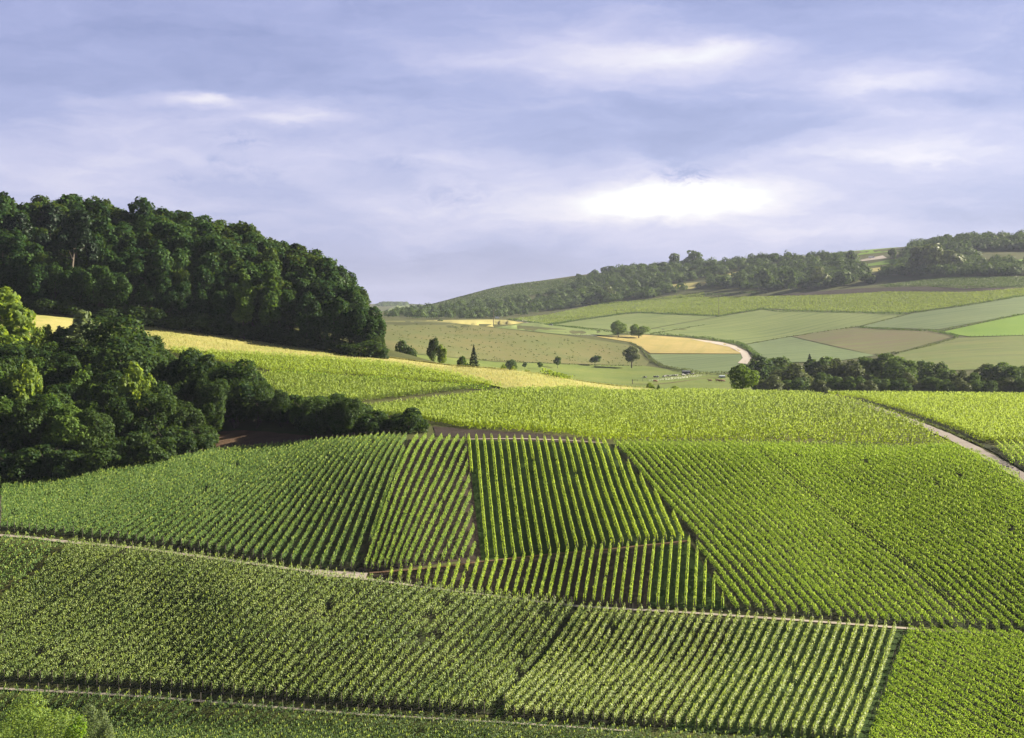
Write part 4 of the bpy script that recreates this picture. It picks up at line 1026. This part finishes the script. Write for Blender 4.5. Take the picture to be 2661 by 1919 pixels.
def cow_mesh(graze):
    """one skinned body: spine, neck, head, four jointed legs, tail"""
    J = {'rump': (-.95, 0, 1.22), 'hip': (-.62, 0, 1.18), 'belly': (-.05, 0, 1.03), 'chest': (.52, 0, 1.08), 'withers': (.78, 0, 1.16)}
    rad = {'rump': (.24, .30), 'hip': (.32, .36), 'belly': (.37, .42), 'chest': (.33, .40), 'withers': (.24, .30)}
    E = [('rump', 'hip'), ('hip', 'belly'), ('belly', 'chest'), ('chest', 'withers')]
    if graze: J.update(neck=(1.08, 0, .86), poll=(1.32, 0, .52), muzzle=(1.46, 0, .12))
    else: J.update(neck=(1.08, 0, 1.34), poll=(1.34, 0, 1.50), muzzle=(1.72, 0, 1.30))
    rad.update(neck=(.17, .2), poll=(.14, .15), muzzle=(.085, .09)); E += [('withers', 'neck'), ('neck', 'poll'), ('poll', 'muzzle')]
    J.update(tail1=(-1.10, 0, 1.18), tail2=(-1.16, 0, .55)); rad.update(tail1=(.05, .05), tail2=(.05, .05)); E += [('rump', 'tail1'), ('tail1', 'tail2')]
    for s_, t in ((1, 'l'), (-1, 'r')):
        J.update({'th'+t: (-.66, .22*s_, .92), 'st'+t: (-.52, .24*s_, .70), 'ho'+t: (-.78, .23*s_, .42), 'hf'+t: (-.72, .23*s_, .02),
                  'sh'+t: (.58, .21*s_, .82), 'kn'+t: (.62, .2*s_, .42), 'ff'+t: (.60, .2*s_, .02)})
        rad.update({'th'+t: (.17, .2), 'st'+t: (.13, .15), 'ho'+t: (.07, .075), 'hf'+t: (.065, .065), 'sh'+t: (.13, .15), 'kn'+t: (.075, .075), 'ff'+t: (.065, .065)})
        E += [('hip', 'th'+t), ('th'+t, 'st'+t), ('st'+t, 'ho'+t), ('ho'+t, 'hf'+t), ('chest', 'sh'+t), ('sh'+t, 'kn'+t), ('kn'+t, 'ff'+t)]
    ks = list(J)
    me = bpy.data.meshes.new('cow'); me.from_pydata([J[k_] for k_ in ks], [(ks.index(a), ks.index(b)) for a, b in E], [])
    o = bpy.data.objects.new('cow_tmp', me); COL.objects.link(o)
    sk = o.modifiers.new('skin', 'SKIN')
    for k_, v in zip(ks, me.skin_vertices[0].data): v.radius = rad[k_]; v.use_root = k_ == 'hip'
    o.modifiers.new('sub', 'SUBSURF').levels = 1
    dg = bpy.context.evaluated_depsgraph_get()
    res = bpy.data.meshes.new_from_object(o.evaluated_get(dg)); bpy.data.objects.remove(o)
    for p_ in res.polygons: p_.use_smooth = True
    return res
bm = bmesh.new()
COWS = {(g_, m_): cow_mesh(g_) for g_ in (0, 1) for m_ in ('pied', 'brown_cow')}
for (g_, m_), me in COWS.items(): me.name = 'cow'; me.materials.clear(); me.materials.append(M[m_])
bm = bmesh.new()
for s_ in (1, -1): add_cyl(bm, (0, .10*s_, .05), (.04, .26*s_, .16), .035, .012, 6)
hm = bm_obj('horns', bm, M['sheet']); HORN = hm.data; bpy.data.objects.remove(hm)
def cow(u, v, m_, g_, rz, lab, grp):
    x, Y = hit(u, v, 600, 1200)
    r_ = link('cow', COWS[(g_, m_)], None, (x, Y, float(ground(x, Y))), rz, 1.12); tag(r_, lab, 'cow', grp)
    link('horns', HORN, r_, (1.28, 0, .60) if g_ else (1.30, 0, 1.60))
for q, (zx, zy, g_, rz, lab) in enumerate([(235, 360, 1, 3.0, 'pied cow farthest left by the cattle path'), (405, 352, 1, .2, 'mostly white cow grazing, second from the left by the path'), (442, 352, 1, 2.8, 'dark cow close behind the mostly white one'), (555, 348, 0, .3, 'dark pied cow left of the close pair'),
     (590, 338, 1, 3.3, 'white cow of the close pair near the path'), (638, 340, 0, .1, 'black cow of the close pair near the path'), (720, 330, 1, 3.0, 'white-headed pied cow near the middle of the herd'), (755, 332, 0, .2, 'long black cow in the middle of the herd'), (875, 318, 1, .4, 'dark pied cow in front of the low shelter'), (945, 308, 1, 2.9, 'white cow in front of the low shelter'), (1035, 305, 0, .3, 'black and white cow right of the low shelter')]):
    cow(1397.7+.1315*zx, 792.6+.1315*zy, 'pied', g_, rz, lab, 'herd of black and white cows')
for zx, zy, g_, rz, lab in ((405, 425, 1, .1, 'brown cow lying low behind the long shrub'), (1330, 415, 0, 3.1, 'single brown cow left of the brown group'), (1455, 412, 1, .1, 'brown cow at the left of the brown group'), (1505, 416, 0, 3.2, 'brown cow in the middle of the brown group'), (1545, 418, 1, .3, 'brown cow at the right of the brown group')):
    cow(1397.7+.1315*zx, 792.6+.1315*zy, 'brown_cow', g_, rz, lab, 'brown cows')

# low shelter and pale field trailer
x, Y = hit(1520, 830, 600, 1200)
root = link('cattle_shelter', None, None, (x, Y, float(ground(x, Y))), .1); tag(root, 'low dark cattle shelter above the herd', 'shelter')
bm = bmesh.new()
vs = [bm.verts.new(c_) for c_ in ((-2.6, -1.5, 1.7), (2.6, -1.5, 1.7), (2.6, 1.5, 2.3), (-2.6, 1.5, 2.3), (-2.6, -1.5, 1.82), (2.6, -1.5, 1.82), (2.6, 1.5, 2.42), (-2.6, 1.5, 2.42))]
for f_ in ((0, 3, 2, 1), (4, 5, 6, 7), (0, 1, 5, 4), (1, 2, 6, 5), (2, 3, 7, 6), (3, 0, 4, 7)): bm.faces.new([vs[i] for i in f_])
bm_obj('roof', bm, M['roof'], root)
bm = bmesh.new(); add_box(bm, (0, 1.35, 1.05), (5.0, .1, 2.1)); add_box(bm, (-2.4, 0, .9), (.1, 2.5, 1.7)); add_box(bm, (2.4, 0, .9), (.1, 2.5, 1.7)); bm_obj('wall', bm, M['roof'], root)
for s_ in (-2.3, 0, 2.3):
    bm = bmesh.new(); add_box(bm, (s_, -1.35, .83), (.14, .14, 1.66)); bm_obj('support', bm, M['post'], root)
x, Y = hit(1599, 839, 600, 1200)
root = link('water_trailer', None, None, (x, Y, float(ground(x, Y))), .15); tag(root, 'pale grey water trailer above the brown cows', 'trailer')
bm = bmesh.new(); add_cyl(bm, (-1.8, 0, 1.25), (1.8, 0, 1.25), .72, .72, 16); bm_obj('tank', bm, M['sheet'], root, smooth=False)
bm = bmesh.new(); add_box(bm, (0, 0, .5), (4.6, .9, .12)); add_box(bm, (2.9, 0, .5), (1.4, .1, .1)); bm_obj('chassis', bm, M['dark'], root)
for sx in (-1,):
    for sy in (.62, -.62):
        bm = bmesh.new(); add_cyl(bm, (-.3, sy-.1, .36), (-.3, sy+.1, .36), .36, .36, 14); bm_obj('wheel', bm, M['dark'], root)

def car(u, v, rz, mat, lab, L=4.2, W=1.75, Hh=1.5, van=False, name='parked_car', cat='car', Yr=(600, 4000), sc=1.):
    x, Y = hit(u, v, *Yr)
    root = link(name, None, None, (x, Y, float(ground(x, Y))+.3), rz, sc); tag(root, lab, cat)
    def prof(pts, w0, w1, nm, mt):
        bm = bmesh.new(); A_ = [bm.verts.new((p_[0]*L/2, -W/2*p_[2], p_[1]*Hh)) for p_ in pts]; B_ = [bm.verts.new((p_[0]*L/2, W/2*p_[2], p_[1]*Hh)) for p_ in pts]
        bm.faces.new(A_); bm.faces.new(B_[::-1])
        for i in range(len(pts)): bm.faces.new((A_[i], B_[i], B_[(i+1) % len(pts)], A_[(i+1) % len(pts)]))
        bmesh.ops.recalc_face_normals(bm, faces=bm.faces[:]); bm_obj(nm, bm, mt, root, bevel=.05)
    if van:
        prof([(-1, .17, .97), (1, .17, .97), (1, .48, .97), (.86, .56, .95), (.62, .98, .90), (.5, 1, .9), (-.97, 1, .9), (-1, .9, .92)], 1, 1, 'body', mat)
        prof([(.64, .62, 1.0), (.80, .62, 1.0), (.60, .92, .93), (.34, .92, .93), (.34, .62, 1.0)], 1, 1, 'window', M['glass'])
    else:
        prof([(-1, .20, .97), (1, .20, .97), (1, .45, .97), (.9, .55, .97), (.45, .62, .97), (-.85, .64, .97), (-.98, .58, .97)], 1, 1, 'body', mat)
        prof([(.5, .60, .95), (.2, .97, .80), (-.55, .97, .80), (-.88, .62, .95)], 1, 1, 'window', M['glass'])
        prof([(.22, .965, .82), (.18, 1.0, .80), (-.52, 1.0, .80), (-.58, .965, .82)], 1, 1, 'roof', mat)
    for sx in (-.62, .62):
        for sy in (-1, 1):
            bm = bmesh.new(); add_cyl(bm, (sx*L/2, sy*W/2-.09, .02), (sx*L/2, sy*W/2+.09, .02), .33, .33, 14); bm_obj('wheel', bm, M['dark'], root)
car(1101, 707, .2, M['white'], 'white van parked at the corner of the far vineyard', 4.9, 2.0, 2.2, True, 'parked_van', 'van')
car(1220, 722.5, 2.7, M['grey'], 'grey car standing at the tip of the hedge by the far vineyard')
car(1931, 573, .1, M['white'], 'long white van on the far hill between dark trees', 8.0, 2.3, 2.7, True, 'parked_van', 'van', (1500, 4000))
x, Y = hit(975, 712, 900, 1500); tree('shrub', 'dshrub', x, Y, 1.9, 'low dark shrub on the crest of the brown meadow', 'shrub', None, 1.9)

# ------------------------------------------------------------------ haze
bm = bmesh.new()
zt = max(CZ + 60, float((T[(XX[:, :] < 1e9)].reshape(NU, NY)).max()) + CZ + 45)
zb = float(T.min()) + CZ - 1.5
xm = float(np.abs(XX).max()) + 60
add_box(bm, (0, 7100/2 - 40, (zt+zb)/2), (2*xm, 7100+120, zt-zb))
m, nt, out = newmat('haze air')
vp = nt.nodes.new('ShaderNodeVolumePrincipled')
vp.inputs['Color'].default_value = (.62, .68, .90, 1); vp.inputs['Density'].default_value = .000042; vp.inputs['Anisotropy'].default_value = .2
nt.links.new(vp.outputs[0], out.inputs['Volume'])
tag(bm_obj('haze', bm, m), kind='stuff')

# ------------------------------------------------------------------ sky and light
w = bpy.data.worlds.new('World'); scn.world = w; w.use_nodes = True
nt = w.node_tree; nt.nodes.clear()
wo = nt.nodes.new('ShaderNodeOutputWorld'); bg = nt.nodes.new('ShaderNodeBackground')
sky = nt.nodes.new('ShaderNodeTexSky'); sky.sky_type = 'NISHITA'; sky.sun_disc = False
sky.sun_elevation = SUN_EL; sky.sun_rotation = SUN_AZ; sky.altitude = 150
tc = nt.nodes.new('ShaderNodeTexCoord')
sp = nt.nodes.new('ShaderNodeSeparateXYZ'); nt.links.new(tc.outputs['Generated'], sp.inputs[0])
az = mth(nt, 'ARCTAN2', sp.outputs[0], sp.outputs[1]); el = mth(nt, 'ARCSINE', sp.outputs[2])
def vec(a, b, c=0.):
    n_ = nt.nodes.new('ShaderNodeCombineXYZ')
    for k_, v in enumerate((a, b, c)):
        if isinstance(v, (int, float)): n_.inputs[k_].default_value = v
        else: nt.links.new(v, n_.inputs[k_])
    return n_.outputs[0]
# slow warp so that the banks have torn edges
wp = noise(nt, 1., 4, .6, vec(mth(nt, 'MULTIPLY', az, 9), mth(nt, 'MULTIPLY', el, 26), 3.1))
wp2 = noise(nt, 1., 5, .65, vec(mth(nt, 'MULTIPLY', az, 14), mth(nt, 'MULTIPLY', el, 38), 8.7))
azw = mth(nt, 'ADD', az, mth(nt, 'MULTIPLY', mth(nt, 'SUBTRACT', wp, .5), .10))
elw = mth(nt, 'ADD', el, mth(nt, 'MULTIPLY', mth(nt, 'SUBTRACT', wp2, .5), .028))
st1 = noise(nt, 1., 6, .58, vec(mth(nt, 'MULTIPLY', azw, 5.0), mth(nt, 'MULTIPLY', elw, 24), 1.7), .4)
st2 = noise(nt, 1., 7, .62, vec(mth(nt, 'MULTIPLY', azw, 16), mth(nt, 'MULTIPLY', elw, 60), 5.2), .6)
v = mth(nt, 'ADD', .27, mth(nt, 'ADD', mth(nt, 'MULTIPLY', mth(nt, 'SUBTRACT', st1, .5), .95), mth(nt, 'MULTIPLY', mth(nt, 'SUBTRACT', st2, .5), .42)))
BL = [(1485,450,150,26,.85),(1430,468,90,15,.4),(1630,434,70,18,.42),(1520,420,420,80,.17),(1560,132,170,24,.40),(1430,150,300,60,.16),(1960,200,130,34,.38),(1880,270,120,40,.20),(1980,345,230,32,.26),(1850,390,300,60,.14),
      (455,235,60,14,.36),(640,268,95,16,.34),(330,330,420,70,.20),(1010,352,120,18,.20),(1100,478,420,34,.22),(120,400,300,60,.18),(1250,110,260,60,.14),(1700,480,420,60,.10),
      (1400,285,320,46,-.24),(1290,325,160,22,-.16),(1100,600,400,60,-.20),(1800,560,500,40,-.02),(300,200,340,60,-.12),(600,40,600,80,-.12),(1900,60,400,70,-.08),(2130,240,110,12,-.12),(1560,250,180,12,-.12),(600,600,200,60,-.10)]
for u, y, su, sy, amp in BL:
    a0 = math.atan((u-UC)/F0); e0 = (YH-y)/F0
    da = mth(nt, 'MULTIPLY', mth(nt, 'SUBTRACT', azw, a0), F0/su/1.2); de = mth(nt, 'MULTIPLY', mth(nt, 'SUBTRACT', elw, e0), F0/sy/1.2)
    g = mth(nt, 'EXPONENT', mth(nt, 'MULTIPLY', mth(nt, 'ADD', mth(nt, 'MULTIPLY', da, da), mth(nt, 'MULTIPLY', de, de)), -1.0))
    v = mth(nt, 'ADD', v, mth(nt, 'MULTIPLY', g, amp))
# small torn scud in front of the bright gap and elsewhere
scud = noise(nt, 1., 6, .7, vec(mth(nt, 'MULTIPLY', az, 60), mth(nt, 'MULTIPLY', el, 95), 2.2), .8)
scud = mth(nt, 'MULTIPLY', mth(nt, 'SUBTRACT', scud, .44), 6.); scud.node.use_clamp = True
for u, y, su, sy, amp in [(1505,402,56,24,.42),(1545,408,20,16,.4),(540,320,50,18,.22),(1000,435,70,24,.22),(395,405,26,10,.2),(470,362,14,8,.2),(560,390,70,20,.16),(880,360,60,16,.14)]:
    a0 = math.atan((u-UC)/F0); e0 = (YH-y)/F0
    da = mth(nt, 'MULTIPLY', mth(nt, 'SUBTRACT', az, a0), F0/su/1.2); de = mth(nt, 'MULTIPLY', mth(nt, 'SUBTRACT', el, e0), F0/sy/1.2)
    g = mth(nt, 'EXPONENT', mth(nt, 'MULTIPLY', mth(nt, 'ADD', mth(nt, 'MULTIPLY', da, da), mth(nt, 'MULTIPLY', de, de)), -1.0))
    v = mth(nt, 'SUBTRACT', v, mth(nt, 'MULTIPLY', mth(nt, 'MULTIPLY', g, scud), amp))
K = 9.4/2**EXPO
cl = ramp(nt, [(0, (.27, .295, .56)), (.25, (.38, .40, .685)), (.5, (.565, .55, .79)), (.75, (.82, .77, .88)), (1, (1.0, .985, .96))], v)
cl = mixc(nt, 1.0, cl, cl)
mul = nt.nodes.new('ShaderNodeVectorMath'); mul.operation = 'SCALE'; nt.links.new(cl, mul.inputs[0])
# sky overhead, out of view, darkened to cut ambient light and deepen shadows
dk = nt.nodes.new('ShaderNodeMapRange'); dk.interpolation_type = 'SMOOTHSTEP'
dk.inputs[1].default_value = .23; dk.inputs[2].default_value = .55; dk.inputs[3].default_value = K; dk.inputs[4].default_value = K*.16
nt.links.new(el, dk.inputs[0]); nt.links.new(dk.outputs[0], mul.inputs['Scale'])
fin = mixc(nt, .92, sky.outputs[0], mul.outputs[0])
nt.links.new(fin, bg.inputs[0]); bg.inputs[1].default_value = .1
nt.links.new(bg.outputs[0], wo.inputs[0])

sl = bpy.data.lights.new('sun', 'SUN'); sl.energy = 5.0; sl.angle = R(.6); sl.color = (1.0, .90, .70)
so = bpy.data.objects.new('sun', sl); COL.objects.link(so)
d = Vector((math.sin(SUN_AZ)*math.cos(SUN_EL), math.cos(SUN_AZ)*math.cos(SUN_EL), math.sin(SUN_EL)))
so.rotation_euler = d.to_track_quat('Z', 'Y').to_euler(); so.location = (200, 300, 300)

cam = bpy.data.cameras.new('camera'); co = bpy.data.objects.new('camera', cam); COL.objects.link(co)
co.location = (0, 0, CZ); co.rotation_euler = (R(90), 0, 0)
cam.sensor_width = 36; cam.lens = 36*F0/W0
cam.shift_y = -((H0/2-YH)/W0)
cam.clip_start = .5; cam.clip_end = 20000
scn.camera = co

vs_ = scn.view_settings
scn.display_settings.display_device = 'sRGB'
vs_.view_transform = 'Standard'; vs_.look = 'None'; vs_.exposure = EXPO; vs_.gamma = 1; vs_.use_curve_mapping = False
scn.render.engine = 'CYCLES'
cy = scn.cycles
cy.max_bounces = 6; cy.diffuse_bounces = 3; cy.transmission_bounces = 4; cy.volume_bounces = 1; cy.transparent_max_bounces = 8
cy.use_denoising = True
cy.denoiser = 'OPENIMAGEDENOISE'; cy.denoising_input_passes = 'RGB_ALBEDO_NORMAL'; cy.denoising_prefilter = 'ACCURATE'
